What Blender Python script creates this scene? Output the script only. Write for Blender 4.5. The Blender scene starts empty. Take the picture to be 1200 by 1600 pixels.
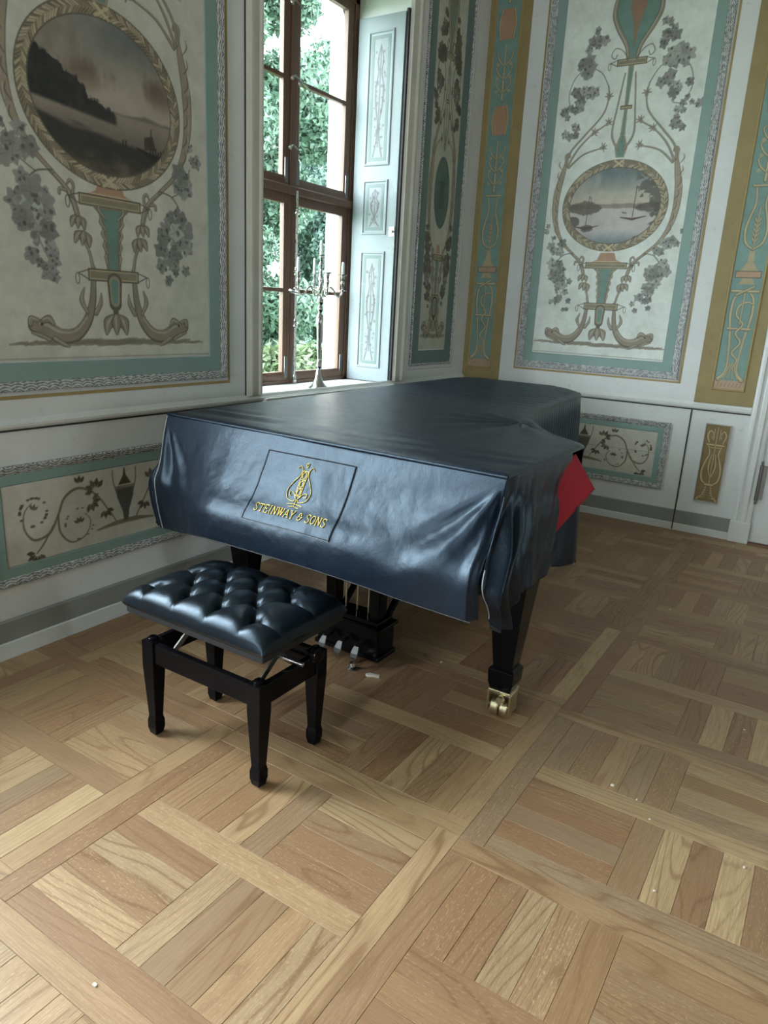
import bpy, math, random
import numpy as np
from mathutils import Vector, Matrix

random.seed(7)
rng = np.random.default_rng(7)
S = bpy.context.scene
COL = S.collection
PI = math.pi

# ------------------------------------------------------------------ camera
H = 1.48
YAW, PITCH, ROLL, FPX = -0.555996, -0.277099, 0.053, 1115.3
fw = Vector((math.sin(YAW) * math.cos(PITCH), math.cos(YAW) * math.cos(PITCH), math.sin(PITCH)))
r0 = Vector((math.cos(YAW), -math.sin(YAW), 0))
u0 = r0.cross(fw)
rt = math.cos(ROLL) * r0 + math.sin(ROLL) * u0
up = -math.sin(ROLL) * r0 + math.cos(ROLL) * u0
cam_data = bpy.data.cameras.new('camera')
cam_data.sensor_fit = 'HORIZONTAL'
cam_data.sensor_width = 36
cam_data.lens = FPX / 1200 * 36
cam_data.clip_start = 0.05
cam_data.clip_end = 200
cam = bpy.data.objects.new('camera', cam_data)
COL.objects.link(cam)
cam.matrix_world = Matrix(((rt.x, up.x, -fw.x, 0), (rt.y, up.y, -fw.y, 0), (rt.z, up.z, -fw.z, H), (0, 0, 0, 1)))
S.camera = cam

def project(x, y, z):
    v = Vector((x, y, z - H))
    d = v.dot(fw)
    if d < 0.05:
        return None
    return 600 + FPX * v.dot(rt) / d, 800 - FPX * v.dot(up) / d, d

# ------------------------------------------------------------------ world, daylight, exposure
SKY = 22.0
W = bpy.data.worlds.new('overcast_sky')
S.world = W
W.use_nodes = True
bg = W.node_tree.nodes['Background']
bg.inputs[0].default_value = (0.86, 0.95, 1.0, 1)
bg.inputs[1].default_value = SKY
S.view_settings.view_transform = 'Standard'
S.view_settings.look = 'None'
S.view_settings.gamma = 1
S.view_settings.use_curve_mapping = False
S.view_settings.exposure = 0.38
S.cycles.use_denoising = True
S.cycles.max_bounces = 10
S.cycles.diffuse_bounces = 6
S.cycles.glossy_bounces = 4
S.cycles.transparent_max_bounces = 12
S.cycles.sample_clamp_indirect = 6.0

# room dimensions (metres; camera stands over the origin)
XA, YB = -2.73, 5.535          # wall with the windows, wall with the medallion panel
XR, YR, ZC = 7.0, -4.4, 4.3    # wall opposite the windows, wall behind, ceiling
XW = -3.143                    # plane of the sashes
SILL, WTOP = 0.965, 3.46
WINDOWS = [(3.03, 4.40), (-0.20, 1.17), (-1.95, -0.58)]
RIGHT_WINDOWS, RTOP = [(1.6, 2.5)], 1.9

REAR_WINDOWS = [(-1.4, -0.5)]
def portal(loc, rot, w, h):
    l = bpy.data.lights.new('sky_portal', 'AREA')
    l.shape = 'RECTANGLE'
    l.size, l.size_y = w, h
    l.energy = 1
    l.cycles.is_portal = True
    o = bpy.data.objects.new('sky_portal', l)
    COL.objects.link(o)
    o.location = loc
    o.rotation_euler = rot
for a, b in WINDOWS:
    portal((XA - 0.66, (a + b) / 2, (SILL + WTOP) / 2), (0, -PI / 2, 0), WTOP - SILL, b - a)
for a, b in RIGHT_WINDOWS:
    portal((XR + 0.55, (a + b) / 2, (SILL + RTOP) / 2), (0, PI / 2, 0), RTOP - SILL, b - a)

for a, b in REAR_WINDOWS:
    portal(((a + b) / 2, YR - 0.45, (SILL + WTOP) / 2), (PI / 2, 0, 0), b - a, WTOP - SILL)

# ------------------------------------------------------------------ helpers
ROOT = {}

class MB:
    """collects vertices, faces, uvs and material slots of one mesh"""
    def __init__(s):
        s.v, s.f, s.m, s.uv, s.cur = [], [], [], [], 0
    def add(s, vs, fs, uvs=None):
        o = len(s.v)
        s.v += [tuple(map(float, p)) for p in vs]
        for i, f in enumerate(fs):
            s.f.append(tuple(o + k for k in f))
            s.m.append(s.cur)
            s.uv.append(uvs[i] if uvs else None)
        return s
    def box(s, x0, x1, y0, y1, z0, z1):
        vs = [(x, y, z) for z in (z0, z1) for y in (y0, y1) for x in (x0, x1)]
        return s.add(vs, [(0, 2, 3, 1), (4, 5, 7, 6), (0, 1, 5, 4), (2, 6, 7, 3), (0, 4, 6, 2), (1, 3, 7, 5)])
    def obox(s, c, ax, ay, az):
        """box with centre c and half-axis vectors"""
        c, ax, ay, az = map(Vector, (c, ax, ay, az))
        vs = [c + i * ax + j * ay + k * az for k in (-1, 1) for j in (-1, 1) for i in (-1, 1)]
        return s.add(vs, [(0, 2, 3, 1), (4, 5, 7, 6), (0, 1, 5, 4), (2, 6, 7, 3), (0, 4, 6, 2), (1, 3, 7, 5)])
    def prism(s, poly, z0, z1):
        n = len(poly)
        vs = [(x, y, z0) for x, y in poly] + [(x, y, z1) for x, y in poly]
        fs = [tuple(range(n))[::-1], tuple(range(n, 2 * n))] + [(i, (i + 1) % n, n + (i + 1) % n, n + i) for i in range(n)]
        return s.add(vs, fs)
    def lathe(s, prof, c=(0, 0, 0), n=20, axis='z'):
        vs, fs = [], []
        for r, z in prof:
            for i in range(n):
                a = 2 * PI * i / n
                p = (r * math.cos(a), r * math.sin(a), z)
                if axis == 'x': p = (p[2], p[0], p[1])
                if axis == 'y': p = (p[1], p[2], p[0])
                vs.append((c[0] + p[0], c[1] + p[1], c[2] + p[2]))
        for k in range(len(prof) - 1):
            for i in range(n):
                j = (i + 1) % n
                fs.append((k * n + i, k * n + j, (k + 1) * n + j, (k + 1) * n + i))
        fs.append(tuple(range(n))[::-1])
        fs.append(tuple(range((len(prof) - 1) * n, len(prof) * n)))
        return s.add(vs, fs)
    def tube(s, pts, r, n=8, closed=False):
        P = [Vector(p) for p in pts]
        m = len(P)
        R = list(r) if hasattr(r, '__len__') else [r] * m
        vs, fs, prev = [], [], None
        for i in range(m):
            if closed: t = P[(i + 1) % m] - P[i - 1]
            else: t = P[min(i + 1, m - 1)] - P[max(i - 1, 0)]
            if t.length < 1e-9: t = Vector((0, 0, 1))
            t.normalize()
            if prev is None:
                prev = t.orthogonal().normalized()
            a = prev - t * prev.dot(t)
            if a.length < 1e-6: a = t.orthogonal()
            a.normalize(); prev = a
            b = t.cross(a)
            for k in range(n):
                th = 2 * PI * k / n
                vs.append(P[i] + (a * math.cos(th) + b * math.sin(th)) * R[i])
        for i in range(m if closed else m - 1):
            q = (i + 1) % m
            for k in range(n):
                j = (k + 1) % n
                fs.append((i * n + k, i * n + j, q * n + j, q * n + k))
        if not closed:
            fs += [tuple(range(n))[::-1], tuple(range((m - 1) * n, m * n))]
        return s.add(vs, fs)
    def grid(s, A, uvs=None):
        """A: array rows x cols x 3"""
        h, w = A.shape[:2]
        fs = [(j * w + i, j * w + i + 1, (j + 1) * w + i + 1, (j + 1) * w + i) for j in range(h - 1) for i in range(w - 1)]
        return s.add(A.reshape(-1, 3), fs)
    def loft(s, secs, caps=True):
        n = len(secs[0])
        vs = [p for q in secs for p in q]
        fs = []
        for k in range(len(secs) - 1):
            for i in range(n):
                j = (i + 1) % n
                fs.append((k * n + i, k * n + j, (k + 1) * n + j, (k + 1) * n + i))
        if caps:
            fs += [tuple(range(n))[::-1], tuple(range((len(secs) - 1) * n, len(secs) * n))]
        return s.add(vs, fs)
    def frame(s, P, a0, a1, z0, z1, prof):
        """moulding swept round a rectangle; prof = (inset, height) from the outer edge; P(a, z, d) -> point"""
        vs, fs, uvs = [], [], []
        per = [0, a1 - a0, a1 - a0 + z1 - z0, 2 * (a1 - a0) + z1 - z0, 2 * (a1 - a0 + z1 - z0)]
        L = [0]
        for k in range(1, len(prof)):
            L.append(L[-1] + math.hypot(prof[k][0] - prof[k - 1][0], prof[k][1] - prof[k - 1][1]))
        for i, d in prof:
            vs += [P(a0 + i, z0 + i, d), P(a1 - i, z0 + i, d), P(a1 - i, z1 - i, d), P(a0 + i, z1 - i, d)]
        for k in range(len(prof) - 1):
            for i in range(4):
                j = (i + 1) % 4
                fs.append((k * 4 + i, k * 4 + j, k * 4 + 4 + j, k * 4 + 4 + i))
                e, g = per[i], per[i + 1]
                uvs.append(((e + prof[k][0], L[k]), (g - prof[k][0], L[k]), (g - prof[k + 1][0], L[k + 1]), (e + prof[k + 1][0], L[k + 1])))
        return s.add(vs, fs, uvs)

def obj(name, mb, mats, parent=None, origin=None, smooth=None, bevel=0, fixn=True):
    o = Vector(origin) if origin is not None else (ROOT[parent.name] if parent is not None else Vector((0, 0, 0)))
    me = bpy.data.meshes.new(name)
    me.from_pydata([(x - o.x, y - o.y, z - o.z) for x, y, z in mb.v], [], mb.f)
    if any(u for u in mb.uv):
        L = me.uv_layers.new(name='UVMap')
        k = 0
        for i, f in enumerate(mb.f):
            for q in range(len(f)):
                if mb.uv[i]: L.data[k].uv = mb.uv[i][q]
                k += 1
    for m in (mats if isinstance(mats, (list, tuple)) else [mats]):
        me.materials.append(m)
    me.polygons.foreach_set('material_index', mb.m)
    if fixn:
        import bmesh
        bm = bmesh.new(); bm.from_mesh(me)
        bmesh.ops.recalc_face_normals(bm, faces=bm.faces)
        bm.to_mesh(me); bm.free()
    if smooth is not None:
        me.polygons.foreach_set('use_smooth', [True] * len(me.polygons))
        if smooth < 180: me.set_sharp_from_angle(angle=math.radians(smooth))
    me.update()
    ob = bpy.data.objects.new(name, me)
    COL.objects.link(ob)
    if parent is not None:
        ob.parent = parent
        ROOT[ob.name] = ROOT[parent.name]
    else:
        ob.location = o
        ROOT[ob.name] = o.copy()
    if bevel:
        b = ob.modifiers.new('bevel', 'BEVEL')
        b.width = bevel; b.segments = 2; b.limit_method = 'ANGLE'; b.angle_limit = math.radians(40)
    return ob

def tag(o, label=None, cat=None, group=None, kind=None):
    if label: o['label'] = label
    if cat: o['category'] = cat
    if group: o['group'] = group
    if kind: o['kind'] = kind
    return o

def thing(name, loc, label, cat, group=None, kind=None):
    o = bpy.data.objects.new(name, None)
    o.empty_display_size = 0.1
    COL.objects.link(o)
    o.location = loc
    ROOT[o.name] = Vector(loc)
    return tag(o, label, cat, group, kind)

def catmull(pts, n=8, closed=False):
    P = [np.array(p, float) for p in pts]
    m = len(P)
    out = []
    for i in range(m if closed else m - 1):
        if closed: a, b, c, d = P[i - 1], P[i], P[(i + 1) % m], P[(i + 2) % m]
        else: a, b, c, d = P[max(i - 1, 0)], P[i], P[i + 1], P[min(i + 2, m - 1)]
        for k in range(n):
            t = k / n
            out.append(0.5 * ((2 * b) + (c - a) * t + (2 * a - 5 * b + 4 * c - d) * t * t + (3 * b - a - 3 * c + d) * t ** 3))
    if not closed: out.append(P[-1])
    return out

def PA(a, z, d=0.0): return (XA + d, a, z)      # on the window wall: a = y
def PB(a, z, d=0.0): return (a, YB - d, z)      # on the medallion wall: a = x
def sm(x, a, b):
    t = np.clip((np.asarray(x, float) - a) / (b - a), 0, 1)
    return t * t * (3 - 2 * t)
def lin(c):
    return tuple(((v / 255 + 0.055) / 1.055) ** 2.4 if v / 255 > 0.04045 else v / 255 / 12.92 for v in c)
_perm = rng.permutation(512)
_grad = rng.random((512,))
def vnoise(x, y):
    """value noise, vectorised"""
    x = np.asarray(x, float); y = np.asarray(y, float)
    xi = np.floor(x).astype(int); yi = np.floor(y).astype(int)
    xf = x - xi; yf = y - yi
    xf = xf * xf * (3 - 2 * xf); yf = yf * yf * (3 - 2 * yf)
    def g(i, j): return _grad[(_perm[(i & 511)] + j * 57) & 511]
    return (g(xi, yi) * (1 - xf) + g(xi + 1, yi) * xf) * (1 - yf) + (g(xi, yi + 1) * (1 - xf) + g(xi + 1, yi + 1) * xf) * yf
def fbm(x, y, o=4):
    s = 0; a = 0.5
    for k in range(o):
        s = s + a * vnoise(x * 2 ** k + 17.3 * k, y * 2 ** k + 9.1 * k); a *= 0.5
    return s

# ------------------------------------------------------------------ materials
MAT = {}
class NT:
    def __init__(s, name):
        s.m = bpy.data.materials.new(name); s.m.use_nodes = True
        s.t = s.m.node_tree
        s.b = s.t.nodes['Principled BSDF']
        MAT[name] = s.m
    def put(s, sock, v):
        if isinstance(v, bpy.types.NodeSocket): s.t.links.new(v, sock)
        elif isinstance(v, bpy.types.Node): s.t.links.new(v.outputs[0], sock)
        else: sock.default_value = v
    def n(s, typ, ins=None, **kw):
        x = s.t.nodes.new('ShaderNode' + typ)
        for k, v in kw.items(): setattr(x, k, v)
        for k, v in (ins or {}).items(): s.put(x.inputs[k], v)
        return x
    def math(s, op, a, b=0.0, c=0.0):
        return s.n('Math', {0: a, 1: b, 2: c}, operation=op).outputs[0]
    def mix(s, f, a, b, mode='MIX'):
        x = s.t.nodes.new('ShaderNodeMix'); x.data_type = 'RGBA'; x.blend_type = mode
        s.put(x.inputs[0], f)
        for k, v in ((6, a), (7, b)):
            s.put(x.inputs[k], (*v, 1) if isinstance(v, tuple) and len(v) == 3 else v)
        return x.outputs[2]
    def ramp(s, f, stops):
        x = s.t.nodes.new('ShaderNodeValToRGB')
        e = x.color_ramp.elements
        while len(e) < len(stops): e.new(0.5)
        for q, (p, c) in zip(e, stops):
            q.position = p; q.color = (*c, 1) if len(c) == 3 else c
        s.put(x.inputs[0], f)
        return x.outputs[0]
    def coord(s, which='Object', scale=(1, 1, 1)):
        c = s.n('TexCoord')
        return s.n('Mapping', {'Vector': c.outputs[which], 'Scale': scale}).outputs[0]
    def noise(s, vec, scale, detail=3.0, rough=0.55):
        return s.n('TexNoise', {'Vector': vec, 'Scale': scale, 'Detail': detail, 'Roughness': rough}).outputs[0]
    def set(s, **kw):
        for k, v in kw.items():
            k = k.replace('_', ' ')
            if isinstance(v, tuple) and len(v) == 3: v = (*v, 1)
            s.put(s.b.inputs[k], v)
        return s
    def bump(s, h, strength, dist=0.01):
        x = s.n('Bump', {'Height': h, 'Strength': strength, 'Distance': dist})
        s.put(s.b.inputs['Normal'], x.outputs[0])
        return s

def paint(name, rgb, rough=0.55, vary=0.10, scale=6.0, bump=0.08, wear=None):
    n = NT(name)
    v = n.coord()
    k = n.noise(v, scale, 5)
    c = lin(rgb)
    col = n.mix(k, tuple(x * (1 - vary) for x in c), tuple(min(1, x * (1 + vary)) for x in c))
    if wear:
        w = n.ramp(n.noise(v, 22.0, 6, 0.7), [(0.60, (0, 0, 0)), (0.68, (1, 1, 1))])
        col = n.mix(n.math('MULTIPLY', w, 0.5), col, lin(wear))
    n.set(Base_Color=col, Roughness=rough)
    n.bump(n.noise(v, 90.0, 3), bump, 0.004)
    return n.m

paint('white_paint', (206, 209, 208), wear=(182, 184, 180))
paint('cream_plaster', (196, 194, 184))
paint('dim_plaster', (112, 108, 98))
paint('ceiling_paint', (214, 213, 208))
paint('teal_paint', (124, 150, 144), vary=0.12, wear=(140, 158, 150))
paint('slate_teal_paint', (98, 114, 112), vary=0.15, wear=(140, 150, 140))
paint('ochre_paint', (138, 122, 80), vary=0.22, scale=9, wear=(116, 100, 62))
paint('gilt_line', (152, 132, 84), vary=0.2)
paint('grey_baseboard', (132, 134, 130), vary=0.18, scale=5, wear=(110, 112, 110))
paint('white_baseboard', (200, 203, 200), vary=0.08)
paint('dark_gap', (52, 50, 46))
paint('dark_subfloor', (74, 56, 42))
paint('grey_trim', (168, 168, 162))
paint('shutter_paint', (132, 142, 146), wear=(112, 120, 120), scale=11)
paint('pink_plaster', (222, 206, 204), rough=0.8)
paint('terracotta_paint', (172, 138, 108), vary=0.2)
paint('candle_wax', (222, 236, 236), rough=0.4, vary=0.03, bump=0.0)
paint('paper', (222, 216, 206), rough=0.8)
paint('threshold_wood', (120, 88, 60), rough=0.5, vary=0.2)
paint('lawn', (70, 100, 50), rough=0.9, vary=0.3)

def patterned():
    n = NT('carved_border')
    uv = n.n('TexCoord').outputs['UV']
    sx = n.n('SeparateXYZ', {0: uv})
    u = n.math('MULTIPLY', sx.outputs[0], 1 / 0.052)
    fr = n.math('SUBTRACT', n.math('FRACT', u), 0.5)
    au = n.math('ABSOLUTE', fr)
    v = n.math('MULTIPLY', sx.outputs[1], 1 / 0.044)
    d = n.math('SQRT', n.math('ADD', n.math('MULTIPLY', au, au), n.math('MULTIPLY', n.math('SUBTRACT', v, 0.15), n.math('SUBTRACT', v, 0.15))))
    rings = n.math('SINE', n.math('MULTIPLY', d, 26.0))
    nz = n.noise(n.coord(), 60.0, 3)
    k = n.math('ADD', n.math('MULTIPLY', rings, 0.17), n.math('MULTIPLY', nz, 1.0))
    col = n.ramp(k, [(0.25, lin((88, 90, 92))), (0.5, lin((150, 152, 152))), (0.72, lin((196, 198, 196)))])
    n.set(Base_Color=col, Roughness=0.6)
    n.bump(k, 0.5, 0.004)
patterned()

def artwork():
    n = NT('painted_ornament')
    a = n.n('Attribute', attribute_name='Col')
    v = n.coord()
    k = n.noise(v, 14.0, 6, 0.65)
    k2 = n.noise(v, 140.0, 2)
    col = n.mix(0.5, a.outputs[0], n.mix(1.0, a.outputs[0], n.ramp(k, [(0.3, (0.66, 0.66, 0.64)), (0.7, (1.1, 1.1, 1.1))]), 'MULTIPLY'))
    n.set(Base_Color=col, Roughness=0.55)
    n.bump(n.math('ADD', k, n.math('MULTIPLY', k2, 0.4)), 0.06, 0.004)
artwork()

def oak():
    n = NT('oak_parquet')
    uv = n.n('TexCoord').outputs['UV']
    s = n.n('SeparateXYZ', {0: uv})
    rn = n.n('Attribute', attribute_name='rnd').outputs[2]
    r2 = n.math('FRACT', n.math('MULTIPLY', rn, 37.7))
    r3 = n.math('FRACT', n.math('MULTIPLY', rn, 91.3))
    seed = n.math('MULTIPLY', rn, 80.0)
    def vec(a, b):
        return n.n('CombineXYZ', {0: n.math('MULTIPLY', s.outputs[0], a), 1: n.math('MULTIPLY', s.outputs[1], b), 2: seed}).outputs[0]
    big = n.noise(vec(1.3, 7.0), 1.0, 1.0)
    lines = n.math('SINE', n.math('ADD', n.math('MULTIPLY', big, 62.0), n.math('MULTIPLY', s.outputs[1], 150.0)))
    lines = n.ramp(lines, [(0.0, (0, 0, 0)), (0.75, (0.22, 0.22, 0.22)), (1.0, (1, 1, 1))])
    fib = n.noise(vec(9.0, 330.0), 1.0, 3.0, 0.7)
    fleck = n.ramp(n.noise(vec(70.0, 240.0), 1.0, 3.0), [(0.56, (0, 0, 0)), (0.68, (1, 1, 1))])
    cloud = n.noise(vec(3.0, 6.0), 1.0, 3.0)
    tone = n.ramp(rn, [(0.0, lin((150, 116, 86))), (0.2, lin((150, 120, 91))), (0.4, lin((186, 158, 120))), (0.6, lin((154, 122, 88))), (0.8, lin((152, 130, 104))), (1.0, lin((200, 174, 132)))])
    tone = n.mix(n.math('MULTIPLY', cloud, 0.5), tone, lin((126, 96, 70)))
    gs = n.math('ADD', 0.10, n.math('MULTIPLY', r2, 0.5))
    col = n.mix(n.math('MULTIPLY', lines, gs), tone, lin((104, 70, 42)))
    col = n.mix(n.math('MULTIPLY', n.ramp(fib, [(0.35, (1, 1, 1)), (0.6, (0, 0, 0))]), 0.45), col, lin((112, 80, 52)))
    col = n.mix(n.math('MULTIPLY', fleck, n.math('MULTIPLY', r3, 0.35)), col, lin((214, 184, 140)))
    n.set(Base_Color=col, Roughness=n.math('ADD', 0.36, n.math('MULTIPLY', fib, 0.18)))
    n.b.inputs['Specular IOR Level'].default_value = 0.45
    n.bump(n.math('ADD', fib, n.math('MULTIPLY', lines, -0.4)), 0.14, 0.002)
oak()

def wood(name, c1, c2, rough=0.45, sc=(1, 1, 0.06)):
    n = NT(name)
    v = n.coord(scale=sc)
    k = n.noise(v, 55.0, 4, 0.6)
    k2 = n.noise(n.coord(), 5.0, 3)
    col = n.mix(k, lin(c1), lin(c2))
    col = n.mix(n.math('MULTIPLY', k2, 0.5), col, lin(tuple(x * 0.6 for x in c1)))
    n.set(Base_Color=col, Roughness=rough)
    n.bump(k, 0.15, 0.003)
    return n.m
wood('window_wood', (84, 58, 44), (126, 92, 70))

def lacquer():
    n = NT('black_lacquer')
    n.set(Base_Color=(0.004, 0.004, 0.005), Roughness=0.12)
    n.b.inputs['Specular IOR Level'].default_value = 0.10
lacquer()

def leather(name, base, rough, bs, gs, wr=0.0):
    n = NT(name)
    v = n.coord()
    fine = n.n('TexVoronoi', {'Vector': v, 'Scale': gs}).outputs['Distance']
    crease = n.noise(v, 16.0, 5, 0.6)
    mid = n.noise(n.coord(scale=(1, 1, 0.45)), 34.0, 4, 0.55)
    r = n.math('ADD', rough - 0.06, n.math('MULTIPLY', crease, 0.14))
    n.set(Base_Color=base, Roughness=r)
    n.b.inputs['Specular IOR Level'].default_value = 0.5
    n.b.inputs['Specular Tint'].default_value = (0.60, 0.81, 1.0, 1)
    h = n.math('ADD', n.math('MULTIPLY', fine, 0.10), n.math('ADD', n.math('MULTIPLY', crease, 1.4 * wr), n.math('MULTIPLY', mid, 0.7 * wr)))
    n.bump(h, bs, 0.01)
leather('cover_leather', (0.003, 0.0065, 0.015), 0.36, 0.26, 420.0, 0.55)
leather('bench_leather', (0.003, 0.005, 0.008), 0.29, 0.22, 520.0, 0.45)
paint('red_lining', (148, 22, 40), rough=0.85, vary=0.08, bump=0.15)
paint('black_cloth', (22, 23, 26), rough=0.8, vary=0.1)
paint('dark_stitch', (10, 12, 16), rough=0.6, vary=0.05)
paint('pale_stitch', (150, 156, 160), rough=0.6, vary=0.1)
paint('gold_thread', (206, 186, 96), rough=0.45, vary=0.2, scale=160, bump=0.3)

def metal(name, c, rough, bump=0.0):
    n = NT(name)
    k = n.noise(n.coord(), 40.0, 3)
    n.set(Base_Color=c, Metallic=1.0, Roughness=n.math('ADD', rough, n.math('MULTIPLY', k, 0.12)))
    if bump: n.bump(k, bump, 0.003)
metal('silver', (0.50, 0.50, 0.50), 0.08)
metal('brass', (0.62, 0.55, 0.36), 0.24, 0.1)
metal('steel', (0.55, 0.55, 0.54), 0.22)
metal('dull_steel', (0.10, 0.10, 0.10), 0.40)
metal('old_iron', (0.20, 0.19, 0.18), 0.4, 0.2)

def glass():
    n = NT('window_glass')
    t = n.t
    tr = n.n('BsdfTransparent', {0: (0.72, 0.76, 0.75, 1)})
    gl = n.n('BsdfGlossy', {0: (1, 1, 1, 1), 'Roughness': 0.02})
    fr = n.n('Fresnel', {0: 1.25})
    mx = n.n('MixShader', {0: fr, 1: tr, 2: gl})
    t.links.new(mx.outputs[0], t.nodes['Material Output'].inputs[0])
glass()

def foliage(name, c1, c2):
    n = NT(name)
    k = n.n('Attribute', attribute_name='rnd').outputs[2]
    n.set(Base_Color=n.mix(k, lin(c1), lin(c2)), Roughness=0.6)
    tl = n.n('BsdfTranslucent', {0: n.mix(k, lin(c1), lin(c2))})
    mx = n.n('MixShader', {0: 0.3, 1: n.b.outputs[0], 2: tl.outputs[0]})
    n.t.links.new(mx.outputs[0], n.t.nodes['Material Output'].inputs[0])
foliage('leaf_green', (46, 70, 56), (78, 104, 84))
foliage('leaf_blue_green', (44, 66, 59), (72, 98, 86))
foliage('leaf_yellow_green', (58, 72, 46), (86, 102, 66))
wood('bark', (60, 50, 42), (84, 72, 60), 0.9)
# ------------------------------------------------------------------ room shell
def wall_box(name, mb, mat, label, cat='wall'):
    return tag(obj(name, mb, mat), label, cat, kind='structure')

m = MB()                                   # window wall with three openings
edges = [YR - 0.5] + [e for w in sorted(WINDOWS) for e in w] + [YB + 0.5]
for k in range(0, len(edges), 2):
    m.box(XA - 0.6, XA, edges[k], edges[k + 1], -0.1, ZC)
for a, b in WINDOWS:
    m.box(XA - 0.6, XA, a, b, -0.1, SILL - 0.03)
    m.box(XA - 0.6, XA, a, b, WTOP, ZC)
wall_left = wall_box('wall_left', m, MAT['white_paint'], 'tall white panelled wall with the window and a painted seascape medallion')
wall_back = wall_box('wall_back', MB().box(XA - 0.6, XR + 0.6, YB, YB + 0.5, -0.1, ZC), MAT['white_paint'], 'white panelled wall beside the door with a painted river medallion')
m = MB()
ed = [YR - 0.5] + [e for w in sorted(RIGHT_WINDOWS) for e in w] + [YB + 0.5]
for k in range(0, len(ed), 2): m.box(XR, XR + 0.5, ed[k], ed[k + 1], -0.1, ZC)
for a, b in RIGHT_WINDOWS:
    m.box(XR, XR + 0.5, a, b, -0.1, SILL)
    m.box(XR, XR + 0.5, a, b, RTOP, ZC)
wall_right = wall_box('wall_right', m, MAT['cream_plaster'], 'plain pale wall opposite the painted window wall')
m = MB()
ed = [XA - 0.6] + [e for w in REAR_WINDOWS for e in w] + [XR + 0.6]
for k in range(0, len(ed), 2): m.box(ed[k], ed[k + 1], YR - 0.4, YR, -0.1, ZC)
for a, b in REAR_WINDOWS:
    m.box(a, b, YR - 0.4, YR, -0.1, SILL)
    m.box(a, b, YR - 0.4, YR, WTOP, ZC)
wall_rear = wall_box('wall_rear', m, MAT['dim_plaster'], 'plain dim wall behind the viewer')
ceiling = wall_box('ceiling', MB().box(XA - 0.6, XR + 0.6, YR - 0.5, YB + 0.5, ZC, ZC + 0.2), MAT['ceiling_paint'], 'plain white plaster ceiling of the room', 'ceiling')

# ------------------------------------------------------------------ parquet floor
floor = tag(obj('floor', MB().box(XA, XR, YR, YB, -0.06, -0.011), MAT['dark_subfloor']), 'oak parquet floor of square basket weave tiles', 'floor', kind='structure')
px, py = 0.9035, 0.8887            # module
bw, bh = 0.1485, 0.139             # double girder boards
bx0, by0 = -1.675, 0.683
FX0, FX1, FY0, FY1 = XA + 0.012, XR - 0.012, YR + 0.012, 5.33
rects = []                         # (x0, x1, y0, y1, along_x)
def put(x0, x1, y0, y1, ax):
    x0, x1 = max(x0, FX0), min(x1, FX1); y0, y1 = max(y0, FY0), min(y1, FY1)
    if x1 - x0 > 0.012 and y1 - y0 > 0.012: rects.append((x0, x1, y0, y1, ax))
for i in range(-2, 10):
    for j in range(-6, 6):
        X0, Y0 = bx0 + i * px, by0 + j * py
        xm, ym, x1, y1 = X0 + bw / 2, Y0 + bh / 2, X0 + bw, Y0 + bh
        XN, YN = X0 + px, Y0 + py
        put(X0, xm, y1, YN + bh / 2, False)
        put(xm, x1, ym, YN, False)
        put(xm, XN, Y0, ym, True)
        put(x1, XN + bw / 2, ym, y1, True)
        w = 0.0836
        yc0 = (y1 + YN) / 2 - w / 2
        put(x1, XN, yc0, yc0 + w, True)
        hh = yc0 - y1
        L = XN - x1 - 5 * w
        for k in range(4):
            put(x1, x1 + L, y1 + k * hh / 4, y1 + (k + 1) * hh / 4, True)
            put(XN - L, XN, yc0 + w + k * hh / 4, yc0 + w + (k + 1) * hh / 4, True)
        for k in range(5):
            put(x1 + L + k * w, x1 + L + (k + 1) * w, y1, yc0, False)
            put(x1 + k * w, x1 + (k + 1) * w, yc0 + w, YN, False)
FY1 = YB - 0.012
for k in range(12):                # border boards along the far wall
    put(XA + 0.012 + k * 0.9, XA + 0.012 + (k + 1) * 0.9, 5.33, 5.43, True)
    put(XA - 0.4 + k * 0.9, XA - 0.4 + (k + 1) * 0.9, 5.43, YB, True)

def plank_data(r):
    x0, x1, y0, y1, ax = r
    g, c = 0.0003, 0.0009
    dz = random.uniform(-0.0006, 0.0)
    vs = []
    for q, z in ((g, -0.0112), (g, -0.0009 + dz), (g + c, dz)):
        vs += [(x0 + q, y0 + q, z), (x1 - q, y0 + q, z), (x1 - q, y1 - q, z), (x0 + q, y1 - q, z)]
    fs = [(8, 9, 10, 11)] + [(k * 4 + i, k * 4 + (i + 1) % 4, k * 4 + 4 + (i + 1) % 4, k * 4 + 4 + i) for k in range(2) for i in range(4)]
    ou, ov = random.uniform(0, 50), random.uniform(0, 50)
    uv = [((p[0] if ax else p[1]) + ou, (p[1] if ax else p[0]) + ov) for p in vs]
    return vs, fs, uv
def plank_obj(name, items):
    V, F, U, R = [], [], [], []
    for r in items:
        vs, fs, uv = plank_data(r)
        o = len(V); V += vs; U += uv; R += [random.random()] * len(vs)
        F += [tuple(o + k for k in f) for f in fs]
    me = bpy.data.meshes.new(name)
    me.from_pydata(V, [], F)
    me.attributes.new('rnd', 'FLOAT', 'POINT').data.foreach_set('value', R)
    lay = me.uv_layers.new(name='UVMap')
    idx = np.zeros(len(me.loops), dtype=np.int32); me.loops.foreach_get('vertex_index', idx)
    lay.data.foreach_set('uv', np.array(U, dtype=np.float32)[idx].ravel())
    me.materials.append(MAT['oak_parquet'])
    o = bpy.data.objects.new(name, me); COL.objects.link(o); o.parent = floor
    return o
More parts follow.
